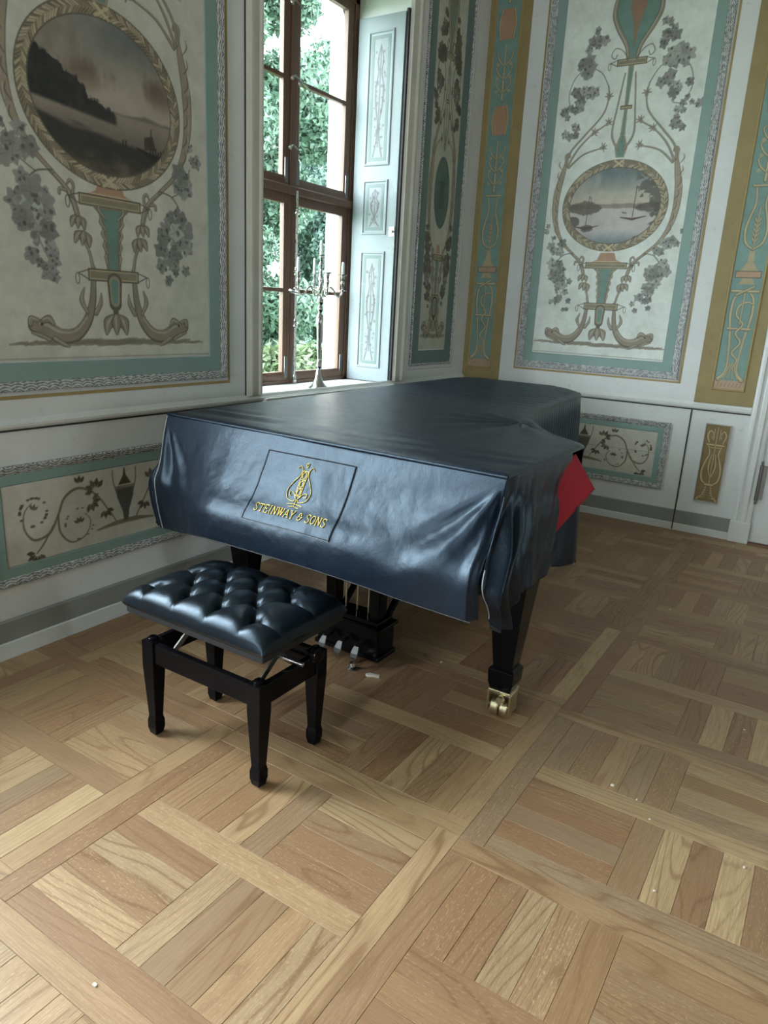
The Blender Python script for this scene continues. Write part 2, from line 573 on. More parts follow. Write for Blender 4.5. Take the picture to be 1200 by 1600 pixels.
def shown(r):
    cx, cy = (r[0] + r[1]) / 2, (r[2] + r[3]) / 2
    p = project(cx, cy, 0)
    if not p or not (-20 < p[0] < 1220 and 760 < p[1] < 1640): return 0
    if cx < -0.95 and 2.6 < cy < 4.6: return 0            # under the piano
    return (r[1] - r[0]) * (r[3] - r[2]) / p[2] ** 3
order = sorted(rects, key=shown, reverse=True)
for r in order[:300]: plank_obj('plank', [r])
rest = plank_obj('plank_field', order[300:])
rest['kind'] = 'stuff'

# ------------------------------------------------------------------ painting kit: colours per vertex on fine flat panels
class Cv:
    def __init__(s, u0, u1, z0, z1, res, base):
        s.u0, s.z0, s.res = u0, z0, res
        s.w, s.h = int(round((u1 - u0) / res)) + 1, int(round((z1 - z0) / res)) + 1
        s.ru, s.rz = (u1 - u0) / (s.w - 1), (z1 - z0) / (s.h - 1)
        s.a = np.zeros((s.h, s.w, 3)) + np.array(base, float)
        s.su, s.dz = 1.0, 0.0
        s.clip = None
        uu = u0 + np.arange(s.w) * s.ru; zz = z0 + np.arange(s.h) * s.rz
        s.U, s.Z = np.meshgrid(uu, zz)
        n = fbm(s.U * 5, s.Z * 5, 4) - 0.47
        s.a *= (1 + 0.12 * n)[..., None]
    def T(s, p): return (p[0] * s.su, p[1] + s.dz)
    def win(s, lo, hi):
        i0 = max(int((lo[0] - s.u0) / s.ru) - 1, 0); i1 = min(int((hi[0] - s.u0) / s.ru) + 3, s.w)
        j0 = max(int((lo[1] - s.z0) / s.rz) - 1, 0); j1 = min(int((hi[1] - s.z0) / s.rz) + 3, s.h)
        return (slice(j0, j1), slice(i0, i1)) if i1 > i0 and j1 > j0 else None
    def put(s, w, mask, col, a):
        if s.clip is not None: mask = mask * s.clip[w]
        k = (np.clip(mask, 0, 1) * a)[..., None]
        s.a[w] = s.a[w] * (1 - k) + np.array(col, float) * k
    def stroke(s, pts, wd, col, a=1.0, raw=False, spline=True):
        P = [p if raw else s.T(p) for p in pts]
        if spline and len(P) > 2: P = [tuple(q) for q in catmull(P, 7)]
        P = np.array(P, float)
        wl = np.interp(np.linspace(0, 1, len(P)), np.linspace(0, 1, len(wd)), wd) if hasattr(wd, '__len__') else np.full(len(P), wd)
        r = wl / 2
        lo = P.min(0) - r.max() - s.res; hi = P.max(0) + r.max() + s.res
        w = s.win(lo, hi)
        if not w: return
        U, Z = s.U[w], s.Z[w]
        best = np.full(U.shape, -9.0)
        for k in range(len(P) - 1):
            d = P[k + 1] - P[k]; L = d @ d
            if L < 1e-12: continue
            t = np.clip(((U - P[k, 0]) * d[0] + (Z - P[k, 1]) * d[1]) / L, 0, 1)
            ds = np.hypot(U - P[k, 0] - t * d[0], Z - P[k, 1] - t * d[1])
            best = np.maximum(best, (r[k] + (r[k + 1] - r[k]) * t - ds) / s.res + 0.5)
        s.put(w, np.clip(best, 0, 1), col, a)
    def poly(s, pts, col, a=1.0, raw=False):
        P = np.array([p if raw else s.T(p) for p in pts], float)
        w = s.win(P.min(0), P.max(0))
        if not w: return
        acc = 0
        for ou in (-0.25, 0.25):
            for oz in (-0.25, 0.25):
                U, Z = s.U[w] + ou * s.ru, s.Z[w] + oz * s.rz
                ins = np.zeros(U.shape, bool)
                for k in range(len(P)):
                    (x1, y1), (x2, y2) = P[k], P[(k + 1) % len(P)]
                    if y1 == y2: continue
                    c = ((y1 > Z) != (y2 > Z)) & (U < (x2 - x1) * (Z - y1) / (y2 - y1) + x1)
                    ins ^= c
                acc = acc + ins
        s.put(w, acc / 4, col, a)
    def disc(s, c, r, col, a=1.0, ry=None, soft=1.0):
        x, y = s.T(c); ry = ry or r
        w = s.win((x - r, y - ry), (x + r, y + ry))
        if not w: return
        d = np.hypot((s.U[w] - x) / r, (s.Z[w] - y) / ry)
        s.put(w, np.clip((1 - d) * min(r, ry) / (s.res * soft) + 0.5, 0, 1), col, a)
    def mesh(s, name, P, parent, d):
        n = s.w * s.h
        co = np.zeros((n, 3))
        o0 = np.array(P(0, 0, d)); ea = np.array(P(1, 0, d)) - o0; ez = np.array(P(0, 1, d)) - o0
        co = o0 + s.U.reshape(-1, 1) * ea + s.Z.reshape(-1, 1) * ez - np.array(ROOT[parent.name])
        i = np.arange(s.w - 1); j = np.arange(s.h - 1)
        I, J = np.meshgrid(i, j)
        q = (J * s.w + I).ravel()
        F = np.stack([q, q + 1, q + s.w + 1, q + s.w], 1)
        if np.cross(ea, ez) @ (np.array(P(0, 0, 1)) - o0) < 0: F = F[:, ::-1]
        me = bpy.data.meshes.new(name)
        me.vertices.add(n); me.vertices.foreach_set('co', co.ravel())
        me.loops.add(F.size); me.loops.foreach_set('vertex_index', F.ravel().astype(np.int32))
        me.polygons.add(len(F)); me.polygons.foreach_set('loop_start', np.arange(len(F), dtype=np.int32) * 4)
        me.polygons.foreach_set('loop_total', np.full(len(F), 4, dtype=np.int32))
        me.update(calc_edges=True)
        lum = s.a.mean(2, keepdims=True)
        c = np.clip(s.a * 0.74 + lum * 0.26, 0, 255) / 255
        c = np.where(c > 0.04045, ((c + 0.055) / 1.055) ** 2.4, c / 12.92)
        at = me.color_attributes.new('Col', 'FLOAT_COLOR', 'POINT')
        at.data.foreach_set('color', np.concatenate([c.reshape(-1, 3), np.ones((n, 1))], 1).astype(np.float32).ravel())
        me.materials.append(MAT['painted_ornament'])
        o = bpy.data.objects.new(name, me); COL.objects.link(o)
        o.parent = parent; ROOT[o.name] = ROOT[parent.name]
        return o

BR, BRD, BRL = (140, 130, 110), (96, 87, 70), (190, 182, 158)     # stone brown, its dark and light strokes
GREY, GRD, GRL = (150, 152, 144), (92, 94, 88), (186, 188, 180)
TEAL, OLV = (98, 140, 128), (136, 127, 98)

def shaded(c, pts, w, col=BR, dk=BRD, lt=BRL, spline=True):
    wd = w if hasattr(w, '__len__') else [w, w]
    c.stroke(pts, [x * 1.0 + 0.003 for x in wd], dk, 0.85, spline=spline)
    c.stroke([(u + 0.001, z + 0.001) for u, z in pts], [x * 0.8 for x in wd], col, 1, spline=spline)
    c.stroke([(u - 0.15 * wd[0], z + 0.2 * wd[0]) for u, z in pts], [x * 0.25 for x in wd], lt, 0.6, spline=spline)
def vine_leaf(c, u, z, r, rot=None, tone=None):
    rot = random.uniform(0, 6.3) if rot is None else rot
    t = random.random() if tone is None else tone
    col = tuple(GRD[k] + (GRL[k] - GRD[k]) * (0.25 + 0.7 * t) for k in range(3))
    P = []
    for k in range(20):
        a = rot + k * PI / 10
        rr = r * (0.86 + 0.16 * math.cos(5 * (a - rot))) * random.uniform(0.85, 1.1)
        P.append((u + rr * math.cos(a) / c.su, z + rr * math.sin(a)))
    c.poly(P, col, 0.92)
    for k in (-1, 0, 1):
        a = rot + k * 1.25
        c.stroke([(u, z), (u + 0.8 * r * math.cos(a) / c.su, z + 0.8 * r * math.sin(a))], 0.003, GRD, 0.5)
    for k in range(3):
        c.disc((u + random.uniform(-.6, .6) * r / c.su, z + random.uniform(-.6, .6) * r), 0.13 * r + 0.002, (70, 72, 68), 0.6)
def cluster(c, u, z, su, sz, n, r):
    r *= 1.12
    for k in range(int(n * 1.7)):
        t = random.random()
        vine_leaf(c, u + random.gauss(0, su), z + random.gauss(0, sz), r * random.uniform(0.7, 1.2), tone=t * (0.5 + 0.5 * (k / n / 1.7)))
def grapes(c, u, z, n, r):
    for k in range(n):
        y = random.random(); gt = random.choice((112, 128, 148))
        c.disc((u + random.uniform(-1, 1) * 0.03 * (1 - y) / c.su, z - 0.075 * y), r, tuple(gt + q for q in (0, 2, -4)), 0.95)
def bell(c, u, z, s, rot=0.0):
    """a hanging bell flower of three petals"""
    def R(x, y):
        return (u + s * (x * math.cos(rot) - y * math.sin(rot)), z + s * (x * math.sin(rot) + y * math.cos(rot)))
    for k in (-1, 1, 0):
        shaded(c, [R(0, 0.5), R(0.55 * k, 0.1), R(0.75 * k, -0.6)], [0.22 * s, 0.75 * s, 0.12 * s])
def floret(c, u, z, s, rot):
    for k in range(5):
        a = rot + (k - 2) * 0.75
        shaded(c, [(u, z), (u + s * math.cos(a), z + s * math.sin(a))], [0.35 * s, 0.08 * s], spline=False)
    c.disc((u - 0.4 * s * math.cos(rot), z - 0.4 * s * math.sin(rot)), 0.4 * s, BR, 0.9)
def plaque(c, u0, u1, z0, z1, rings=True):
    c.poly([(u0, z0), (u1, z0), (u1, z1), (u0, z1)], BRD)
    e = 0.006
    c.poly([(u0 + e, z0 + e), (u1 - e, z0 + e), (u1 - e, z1 - e), (u0 + e, z1 - e)], (172, 160, 118))
    c.poly([(u0 + 2 * e, z0 + 2 * e), (u1 - 2 * e, z0 + 2 * e), (u1 - 2 * e, z1 - 2 * e), (u0 + 2 * e, z1 - 2 * e)], OLV)
    if rings:
        zc = (z0 + z1) / 2
        for s, e in ((-1, u0), (1, u1)):
            c.stroke([(e, zc + 0.018), (e + s * 0.045, zc + 0.004), (e, zc - 0.018)], 0.005, BRD, 0.9, spline=False)
            c.stroke([(e + s * 0.05 + 0.009 * math.cos(t), zc - 0.018 + 0.022 * math.sin(t)) for t in np.linspace(0, 6.3, 12)], 0.004, BRD, 0.9)
def ellipse(cx, cz, a, b, n=64): return [(cx + a * math.cos(t), cz + b * math.sin(t)) for t in np.linspace(0, 2 * PI, n, endpoint=False)]

def landscape(c, kind, cx, cz, a, b):
    d = np.hypot((c.U - cx * c.su) / (a * c.su), (c.Z - cz - c.dz) / b)
    m = np.clip((1 - d) * b / c.res + 0.5, 0, 1)
    x = (c.U / c.su - cx) / a; y = (c.Z - cz - c.dz) / b
    n1 = fbm(x * 2.2 + 4, y * 3.4 + 2, 5); n2 = fbm(x * 9 + 1, y * 9 + 3, 4); n3 = fbm(x * 3 + 20, y * 1.5 + 8, 4)
    def L(p, q, t): return np.array(p)[None, None] * (1 - t[..., None]) + np.array(q)[None, None] * t[..., None]
    if kind == 'sea':
        col = L((172, 158, 140), (104, 108, 106), sm(y + 0.25 * (n1 - .5), 0.0, 0.95))
        k = sm(n3 - 0.10 * np.abs(y - 0.35 + 0.25 * x), 0.40, 0.62) * sm(y, -0.05, 0.3)
        col = col * (1 - 0.75 * k[..., None]) + np.array((104, 78, 62)) * 0.75 * k[..., None]
        k = sm(-x + 0.6 * y - 0.2 + 0.5 * (n1 - .5), 0.1, 0.6) * sm(y, 0.1, 0.5)
        col = col * (1 - 0.5 * k[..., None]) + np.array((158, 152, 138)) * 0.5 * k[..., None]
        water = sm(-y - 0.12, 0.0, 0.03)
        col = col * (1 - water[..., None]) + L((146, 132, 116), (120, 108, 96), sm(-y, 0.15, 0.5)) * water[..., None]
        far = sm(-0.02 + 0.10 * (1 - np.abs(x - 0.6) * 1.2) - (y + 0.13) * 1.1 + 0.05 * (n2 - .5), 0, 0.05) * sm(y, -0.16, -0.12)
        col = col * (1 - 0.6 * far[..., None]) + np.array((82, 72, 62)) * 0.6 * far[..., None]
        top = 0.52 - 0.62 * (x + 0.95) + 0.24 * (n2 - .45) + 0.10 * (fbm(x * 22, y * 5, 3) - .5)
        hill = sm(top - y, 0, 0.05) * sm(y, -0.30 - 0.1 * x, -0.24 - 0.1 * x) * sm(0.15 - x, -0.02, 0.05)
        hc = L((34, 36, 38), (70, 62, 52), np.clip(n2 * 1.3 - 0.35 + 0.3 * (x + 0.3), 0, 1))
        col = col * (1 - hill[..., None]) + hc * hill[..., None]
        shore = sm(-0.42 - 0.13 * x + 0.10 * (n1 - .5) - y, 0, 0.08)
        sc = L((52, 48, 44), (112, 100, 78), sm(-y + 0.3 * (n2 - .5), 0.62, 1.0))
        col = col * (1 - shore[..., None]) + sc * shore[..., None]
        isl = sm(0.035 - np.abs(y + 0.40 + 0.18 * (x + 0.3)) + 0.06 * (n2 - .5), 0, 0.03) * sm(0.25 - np.abs(x + 0.35), 0, 0.4)
        col = col * (1 - 0.8 * isl[..., None]) + np.array((58, 52, 48)) * 0.8 * isl[..., None]
    elif kind == 'river':
        col = L((186, 176, 158), (98, 118, 120), sm(y + 0.2 * (n1 - .5), 0.05, 0.95))
        k = sm(n3, 0.42, 0.6) * sm(y, 0.1, 0.35)
        col = col * (1 - 0.4 * k[..., None]) + np.array((176, 168, 154)) * 0.4 * k[..., None]
        water = sm(-y - 0.02, 0, 0.03)
        col = col * (1 - water[..., None]) + L((186, 178, 176), (104, 122, 130), sm(-y, 0.55, 1.0)) * water[..., None]
        far = sm(0.05 * n2 + 0.05 - np.abs(y - 0.0), 0, 0.03)
        col = col * (1 - 0.7 * far[..., None]) + np.array((122, 112, 102)) * 0.7 * far[..., None]
        for sx, x0, w, hgt in ((-1, -0.62, 0.42, 0.22), (1, 0.78, 0.42, 0.16)):
            hl = sm(hgt * np.clip(1 - np.abs(x - x0) / w, 0, 1) ** 0.6 + 0.08 * (n2 - .5) - np.abs(y + 0.04), 0, 0.05)
            col = col * (1 - 0.85 * hl[..., None]) + np.array((94, 84, 74)) * 0.85 * hl[..., None]
        for x0, y0, r0_ in ((-0.85, -0.35, 0.34), (0.92, -0.45, 0.26), (0.6, -0.80, 0.22), (-0.55, -0.55, 0.26)):
            bl = sm(r0_ * (0.6 + 0.9 * (n2 - .3)) - np.hypot(x - x0, (y - y0) * 1.8), 0, 0.08)
            col = col * (1 - 0.85 * bl[..., None]) + np.array((86, 76, 70)) * 0.85 * bl[..., None]
        tr = sm(n2 + 0.5 * sm(x + 0.3 * y, 0.45, 1.1) - 0.15 * np.abs(y - 0.45) - 0.58, 0, 0.10) * sm(x, 0.25, 0.6)
        col = col * (1 - 0.8 * tr[..., None]) + np.array((82, 78, 70)) * 0.8 * tr[..., None]
    else:
        col = L((70, 96, 84), (96, 122, 108), n1)
    k = m[..., None]
    c.a = c.a * (1 - k) + col * k
    old = c.clip; c.clip = m
    def ln(p, w, cl, al=0.9): c.stroke([(cx + a * q[0], cz + b * q[1]) for q in p], w, cl, al, spline=False)
    if kind == 'river':
        for bx_, by_, s in ((-0.55, -0.50, 1), (0.42, -0.28, -1)):
            ln([(bx_, by_), (bx_ + 0.02, by_ + 0.75)], 0.006, (92, 80, 68))
            ln([(bx_ + 0.02, by_ + 0.75), (bx_ + 0.06, by_ + 0.72), (bx_ + 0.07, by_ + 0.62)], 0.005, (92, 80, 68))
            ln([(bx_ - 0.25, by_), (bx_, by_ - 0.05), (bx_ + 0.28, by_ + 0.02)], [0.006, 0.018, 0.004], (82, 66, 60))
        ln([(0.2, -0.16), (0.28, -0.18)], 0.008, (96, 84, 78))
    if kind == 'sea':
        ln([(0.42, -0.50), (0.7, -0.60), (0.92, -0.52)], [0.006, 0.03, 0.02], (38, 34, 32))
        ln([(0.62, -0.55), (0.64, -0.22)], 0.005, (44, 38, 34))
        c.poly([(cx + a * p, cz + b * q) for p, q in ((0.53, -0.50), (0.53, -0.34), (0.66, -0.30), (0.70, -0.48))], (64, 54, 48), 0.9)
        for k in range(8): ln([(0.62 + 0.04 * k, -0.55), (0.62 + 0.04 * k, -0.50 + 0.02 * (k % 3))], 0.008, (36, 32, 30))
        for q in (0.22, 0.26): ln([(q, -0.52), (q, -0.45)], 0.007, (40, 36, 34))
    if kind == 'green':
        for k in range(6): ln([(-0.3 + 0.12 * k, -0.4), (-0.2 + 0.08 * k, 0.3)], 0.012, (58, 80, 72), 0.7)
    c.clip = old

def wreath(c, cx, cz, a, b, w):
    c.stroke(ellipse(cx, cz, a, b) + [(cx + a, cz)], w + 0.012, BRD, 0.9, spline=False)
    c.stroke(ellipse(cx, cz, a, b) + [(cx + a, cz)], w, (146, 132, 102), 1, spline=False)
    n = int(2 * PI * (a * c.su + b) / 2 / 0.014)
    for k in range(n):
        t = 2 * PI * k / n
        for s in (-1, 1):
            p = (cx + (a + s * w * 0.05) * math.cos(t), cz + (b + s * w * 0.05) * math.sin(t))
            t2 = t + 0.021 / max(a, b) * 1.1
            q = (cx + (a + s * w * 0.45) * math.cos(t2), cz + (b + s * w * 0.45) * math.sin(t2))
            c.stroke([p, q], [0.004, 0.006], random.choice(((196, 184, 150), (178, 165, 130), (96, 84, 62), (120, 106, 80))), 0.85, spline=False)
    for s in (1, -1):
        c.stroke([(cx - 0.03, cz + s * b - 0.02), (cx + 0.03, cz + s * b + 0.02)], 0.012, (196, 178, 132), 0.9)
        c.stroke([(cx - 0.03, cz + s * b + 0.02), (cx + 0.03, cz + s * b - 0.02)], 0.012, (196, 178, 132), 0.9)

def arabesque(c, kind, dark=1.0):
    random.seed(hash(kind) % 1 + len(kind))
    slim = c.su < 0.6
    # ground and dolphins
    for k in range(46):
        u = -0.47 + 0.94 * k / 45
        t = 1 - abs(u) / 0.5
        c.stroke([(u - 0.02, 1.275 + random.uniform(-.004, .006)), (u + 0.03, 1.277 + random.uniform(-.004, .010))], 0.008 + 0.018 * t, (128, 120, 100), 0.7, spline=False)
    for s in (-1, 1):
        body = [(s * q, z) for q, z in ((0.385, 1.345), (0.335, 1.335), (0.27, 1.305), (0.20, 1.312), (0.145, 1.365), (0.115, 1.44), (0.105, 1.52), (0.10, 1.58))]
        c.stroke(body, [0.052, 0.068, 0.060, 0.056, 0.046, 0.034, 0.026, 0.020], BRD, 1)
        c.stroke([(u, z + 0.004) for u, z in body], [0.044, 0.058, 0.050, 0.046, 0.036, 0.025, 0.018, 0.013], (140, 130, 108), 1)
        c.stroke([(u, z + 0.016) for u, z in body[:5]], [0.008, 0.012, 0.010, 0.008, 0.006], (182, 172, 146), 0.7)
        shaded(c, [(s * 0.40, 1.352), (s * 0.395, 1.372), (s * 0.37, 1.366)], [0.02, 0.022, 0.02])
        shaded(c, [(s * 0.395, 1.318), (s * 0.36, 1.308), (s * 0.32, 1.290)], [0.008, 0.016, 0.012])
        shaded(c, [(s * 0.345, 1.365), (s * 0.32, 1.372), (s * 0.30, 1.352)], [0.02, 0.03, 0.012])
        c.disc((s * 0.352, 1.352), 0.006, (60, 54, 44))
        shaded(c, [(s * 0.30, 1.295), (s * 0.26, 1.272), (s * 0.235, 1.262)], [0.02, 0.018, 0.004])
        shaded(c, [(s * 0.14, 1.40), (s * 0.165, 1.45), (s * 0.150, 1.50)], [0.012, 0.022, 0.004])
        shaded(c, [(s * 0.10, 1.40), (s * 0.075, 1.44), (s * 0.070, 1.48)], [0.022, 0.018, 0.004])
        # stem, bell flowers and scroll
        shaded(c, [(s * 0.10, 1.57), (s * 0.115, 1.64), (s * 0.135, 1.68)], [0.016, 0.012, 0.012])
        bell(c, s * 0.142, 1.695, 0.045, s * 0.18)
        bell(c, s * 0.160, 1.755, 0.040, s * 0.1)
        shaded(c, [(s * 0.162, 1.785), (s * 0.180, 1.84), (s * 0.215, 1.885), (s * 0.27, 1.93)], [0.022, 0.026, 0.018, 0.016])
        shaded(c, [(s * 0.18, 1.85), (s * 0.172, 1.89), (s * 0.188, 1.905), (s * 0.20, 1.89)], [0.012, 0.012, 0.012, 0.006])
        shaded(c, [(s * 0.205, 1.865), (s * 0.232, 1.868), (s * 0.236, 1.85)], [0.010, 0.012, 0.010])
        # acanthus arm round the medallion
        arm = [(s * q, z) for q, z in ((0.26, 1.925), (0.345, 2.00), (0.405, 2.10), (0.432, 2.22), (0.430, 2.35), (0.408, 2.46), (0.388, 2.55), (0.392, 2.60), (0.372, 2.612), (0.364, 2.592))]
        c.stroke(arm, [0.018, 0.022, 0.034, 0.046, 0.052, 0.042, 0.024, 0.018, 0.016, 0.014], BRD, 0.9)
        c.stroke(arm, [0.012, 0.016, 0.028, 0.038, 0.044, 0.034, 0.018, 0.012, 0.010, 0.010], (156, 140, 114), 1)
        for k in range(7):
            z = 2.06 + k * 0.075; u = 0.40 + 0.03 * math.sin((z - 2.0) * 4)
            c.stroke([(s * (u - 0.012), z), (s * (u + 0.010), z + 0.03), (s * (u + 0.004), z + 0.06)], [0.004, 0.008, 0.003], BRD, 0.75)
            c.stroke([(s * (u + 0.014), z), (s * (u + 0.018), z + 0.05)], 0.005, BRL, 0.6)
    # urn foot
    plaque(c, -0.152, 0.153, 1.822, 1.868)
    c.poly([(-0.11, 1.868), (0.11, 1.868), (0.07, 1.885), (0.05, 1.935), (-0.05, 1.935), (-0.07, 1.885)], (178, 132, 98))
    c.stroke([(-0.10, 1.872), (0.10, 1.872)], 0.006, (206, 176, 140), 0.8)
    cone = [(-0.09, 1.822), (0.09, 1.822), (0.062, 1.80), (0.045, 1.72), (0.036, 1.58), (-0.036, 1.58), (-0.045, 1.72), (-0.062, 1.80)]
    c.poly(cone, (132, 120, 96))
    c.poly([(-0.055, 1.818), (0.055, 1.818), (0.034, 1.76), (0.022, 1.66), (0.019, 1.58), (-0.019, 1.58), (-0.022, 1.66), (-0.034, 1.76)], TEAL)
    for s in (-1, 1):
        for k in range(5):
            z = 1.60 + k * 0.045
            shaded(c, [(s * 0.03, z), (s * (0.036 + 0.006 * k), z + 0.03), (s * (0.024 + 0.008 * k), z + 0.05)], [0.006, 0.014, 0.004], (150, 138, 112))
    plaque(c, -0.128, 0.128, 1.53, 1.58)
    c.stroke([(0, 1.53), (0, 1.44)], [0.075, 0.062], BRD); c.stroke([(0, 1.528), (0, 1.45)], [0.055, 0.045], (150, 140, 112))
    c.stroke([(0, 1.525), (0, 1.455)], [0.034, 0.026], TEAL)
    c.disc((0, 1.405), 0.014, BRD); bell(c, 0, 1.355, 0.07)
    # medallion
    cz, a, b = (2.235, 0.352, 0.30) if kind == 'sea' else (2.25, 0.342, 0.272)
    if kind == 'green': cz, a, b = 2.29, 0.30, 0.25
    landscape(c, kind, 0, cz, a, b)
    if kind == 'green': c.stroke(ellipse(0, cz, a, b) + [(a, cz)], 0.016, (186, 182, 160), 0.9, spline=False)
    else: wreath(c, 0, cz, a + 0.008, b + 0.008, 0.044)
    # upper part: slender stem, sprays, vase
    c.poly([(-0.03, 2.57), (0.03, 2.57), (0.045, 2.63), (0.018, 2.71), (0.012, 2.86), (0.02, 3.15), (-0.02, 3.15), (-0.012, 2.86), (-0.018, 2.71), (-0.045, 2.63)], (150, 142, 112))
    c.poly([(-0.02, 2.575), (0.02, 2.575), (0.030, 2.63), (0.009, 2.70), (0.004, 2.86), (0.011, 3.14), (-0.011, 3.14), (-0.004, 2.86), (-0.009, 2.70), (-0.030, 2.63)], TEAL)
    plaque(c, -0.042, 0.042, 2.875, 2.90, False)
    plaque(c, -0.10, 0.10, 3.145, 3.19)
    vase = [(0.03, 3.19), (0.05, 3.27), (0.12, 3.38), (0.155, 3.47), (0.14, 3.58), (0.09, 3.70)]
    c.poly([(-u, z) for u, z in vase] + [(u, z) for u, z in vase[::-1]], TEAL)
    for s in (-1, 1): shaded(c, [(s * u, z) for u, z in vase], [0.02, 0.026, 0.03, 0.03, 0.024, 0.02])
    c.poly([(0, 3.25), (0.02, 3.40), (0.055, 3.50), (0.03, 3.62), (-0.03, 3.62), (-0.055, 3.50), (-0.02, 3.40)], (150, 112, 84))
    for s in (-1, 1):
        sprays = [((0.365, 2.52), (0.27, 2.60), (0.15, 2.635)), ((0.375, 2.53), (0.31, 2.64), (0.22, 2.73), (0.12, 2.79)),
                  ((0.385, 2.54), (0.36, 2.63), (0.27, 2.73), (0.16, 2.85), (0.13, 2.95), (0.14, 3.03)),
                  ((0.02, 2.62), (0.075, 2.72), (0.06, 2.90), (0.035, 3.10))]
        for sp in sprays: shaded(c, [(s * u, z) for u, z in sp], [0.014, 0.009, 0.006])
        for u, z, r_ in ((0.13, 2.642, 2.8), (0.11, 2.80, 2.2), (0.205, 2.742, 2.4), (0.128, 2.965, 1.6)):
            floret(c, s * u, z, 0.030, r_ if s > 0 else PI - r_)
        c.stroke([(s * u, z) for u, z in ((0.03, 3.19), (0.07, 3.24), (0.12, 3.26), (0.145, 3.22), (0.12, 3.195), (0.105, 3.22))], 0.006, BRD, 0.8)
        c.stroke([(s * u, z) for u, z in ((0.14, 3.03), (0.20, 3.12), (0.30, 3.16), (0.39, 3.10), (0.42, 2.98), (0.37, 2.89), (0.31, 2.89))], 0.006, GRD, 0.8)
        for u, z, n, r_ in ((0.30, 3.165, 9, 0.040), (0.24, 3.30, 4, 0.034), (0.31, 2.985, 7, 0.036), (0.42, 2.88, 4, 0.026), (0.36, 2.765, 4, 0.030), (0.22, 3.37, 2, 0.024)):
            cluster(c, s * u, z, 0.035, 0.03, n, r_)
        grapes(c, s * 0.31, 2.97, 10, 0.010)
        # hanging vines below the medallion
        c.stroke([(s * u, z) for u, z in ((0.26, 1.93), (0.33, 1.915), (0.375, 1.86), (0.36, 1.80))], 0.007, GRD, 0.8)
        c.stroke([(s * u, z) for u, z in ((0.33, 1.915), (0.40, 1.96), (0.44, 2.05))], 0.005, GRD, 0.8)
        c.stroke([(s * u, z) for u, z in ((0.36, 1.72), (0.33, 1.66), (0.30, 1.60))], 0.005, GRD, 0.7)
        big = 1.15 if kind == 'sea' else 0.9
        for u, z, n, r_ in ((0.372, 1.80, 10, 0.040), (0.345, 1.74, 6, 0.034), (0.415, 1.965, 4, 0.036), (0.44, 2.05, 2, 0.024), (0.31, 1.615, 4, 0.030), (0.285, 1.56, 2, 0.022)):
            cluster(c, s * u, z, 0.034, 0.030, n, r_ * big)
        grapes(c, s * 0.35, 1.72, 16, 0.011)

# ------------------------------------------------------------------ big medallion panels
PANEL_TOP = 3.86
def big_panel(wall, P, axis, half, kind, res, zb):
    c = Cv(-half, half, zb, PANEL_TOP, res, (196, 196, 180) if kind == 'sea' else (210, 219, 211))
    c.dz = 0.0 if kind == 'sea' else 0.022
    arabesque(c, kind)
    c.stroke([(-half + 0.006, zb + 0.008 - c.dz), (half - 0.006, zb + 0.008 - c.dz)], 0.006, (140, 140, 128), 0.7)
    o = c.mesh('painted_panel', lambda a, z, d=0: P(axis + a, z, d), wall, 0.004)
    o['label'] = 'white field painted with urn, dolphins, vines and a landscape medallion'
    return c

def panel_frames(wall, P, a0, a1, z0, z1, teal, t1, t2, line=0.0):
    """a0..z1 = inner field; teal band t1 wide, carved border t2 wide"""
    m = MB(); m.frame(P, a0 - t1, a1 + t1, z0 - t1 * 1.08, z1 + t1, [(0, 0.0), (0, 0.007), (t1 - 0.004, 0.007), (t1, 0.003)])
    obj('border_band', m, teal, wall)
    o = t1 + t2
    m = MB(); m.frame(P, a0 - o, a1 + o, z0 - o, z1 + o, [(0, 0.0), (0, 0.014), (0.006, 0.018), (t2 * 0.75, 0.012), (t2, 0.006)])
    obj('carved_border', m, MAT['carved_border'], wall)
    if line:
        q = o + line
        m = MB(); m.frame(P, a0 - q - 0.012, a1 + q + 0.012, z0 - q - 0.012, z1 + q + 0.012, [(0, 0.0), (0.002, 0.004), (0.012, 0.004), (0.014, 0.0)])
        obj('gilt_line', m, MAT['gilt_line'], wall)

big_panel(wall_left, PA, 2.09, 0.545, 'sea', 0.003, 1.21)
panel_frames(wall_left, PA, 1.545, 2.635, 1.21, PANEL_TOP, MAT['teal_paint'], 0.075, 0.042, 0.018)
big_panel(wall_back, PB, -1.635, 0.50, 'river', 0.0036, 1.215)
panel_frames(wall_back, PB, -2.135, -1.135, 1.215, PANEL_TOP, MAT['teal_paint'], 0.068, 0.052, 0.012)

# slim panel on the pier between window and corner
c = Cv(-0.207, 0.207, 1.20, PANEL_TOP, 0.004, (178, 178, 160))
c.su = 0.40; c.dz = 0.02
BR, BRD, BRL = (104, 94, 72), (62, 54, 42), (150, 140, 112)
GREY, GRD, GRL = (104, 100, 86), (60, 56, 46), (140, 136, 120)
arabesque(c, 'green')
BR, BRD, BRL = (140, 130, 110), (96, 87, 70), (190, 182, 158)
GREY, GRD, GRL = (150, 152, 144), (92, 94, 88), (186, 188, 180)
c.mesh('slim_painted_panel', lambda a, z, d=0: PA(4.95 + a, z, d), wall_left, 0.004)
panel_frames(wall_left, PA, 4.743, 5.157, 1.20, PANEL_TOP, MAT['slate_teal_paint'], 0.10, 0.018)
m = MB(); m.frame(PA, 4.60, 5.33, 1.05, PANEL_TOP + 0.16, [(0, 0), (0.01, 0.008), (0.02, 0.0)])
obj('panel_moulding', m, MAT['white_paint'], wall_left)

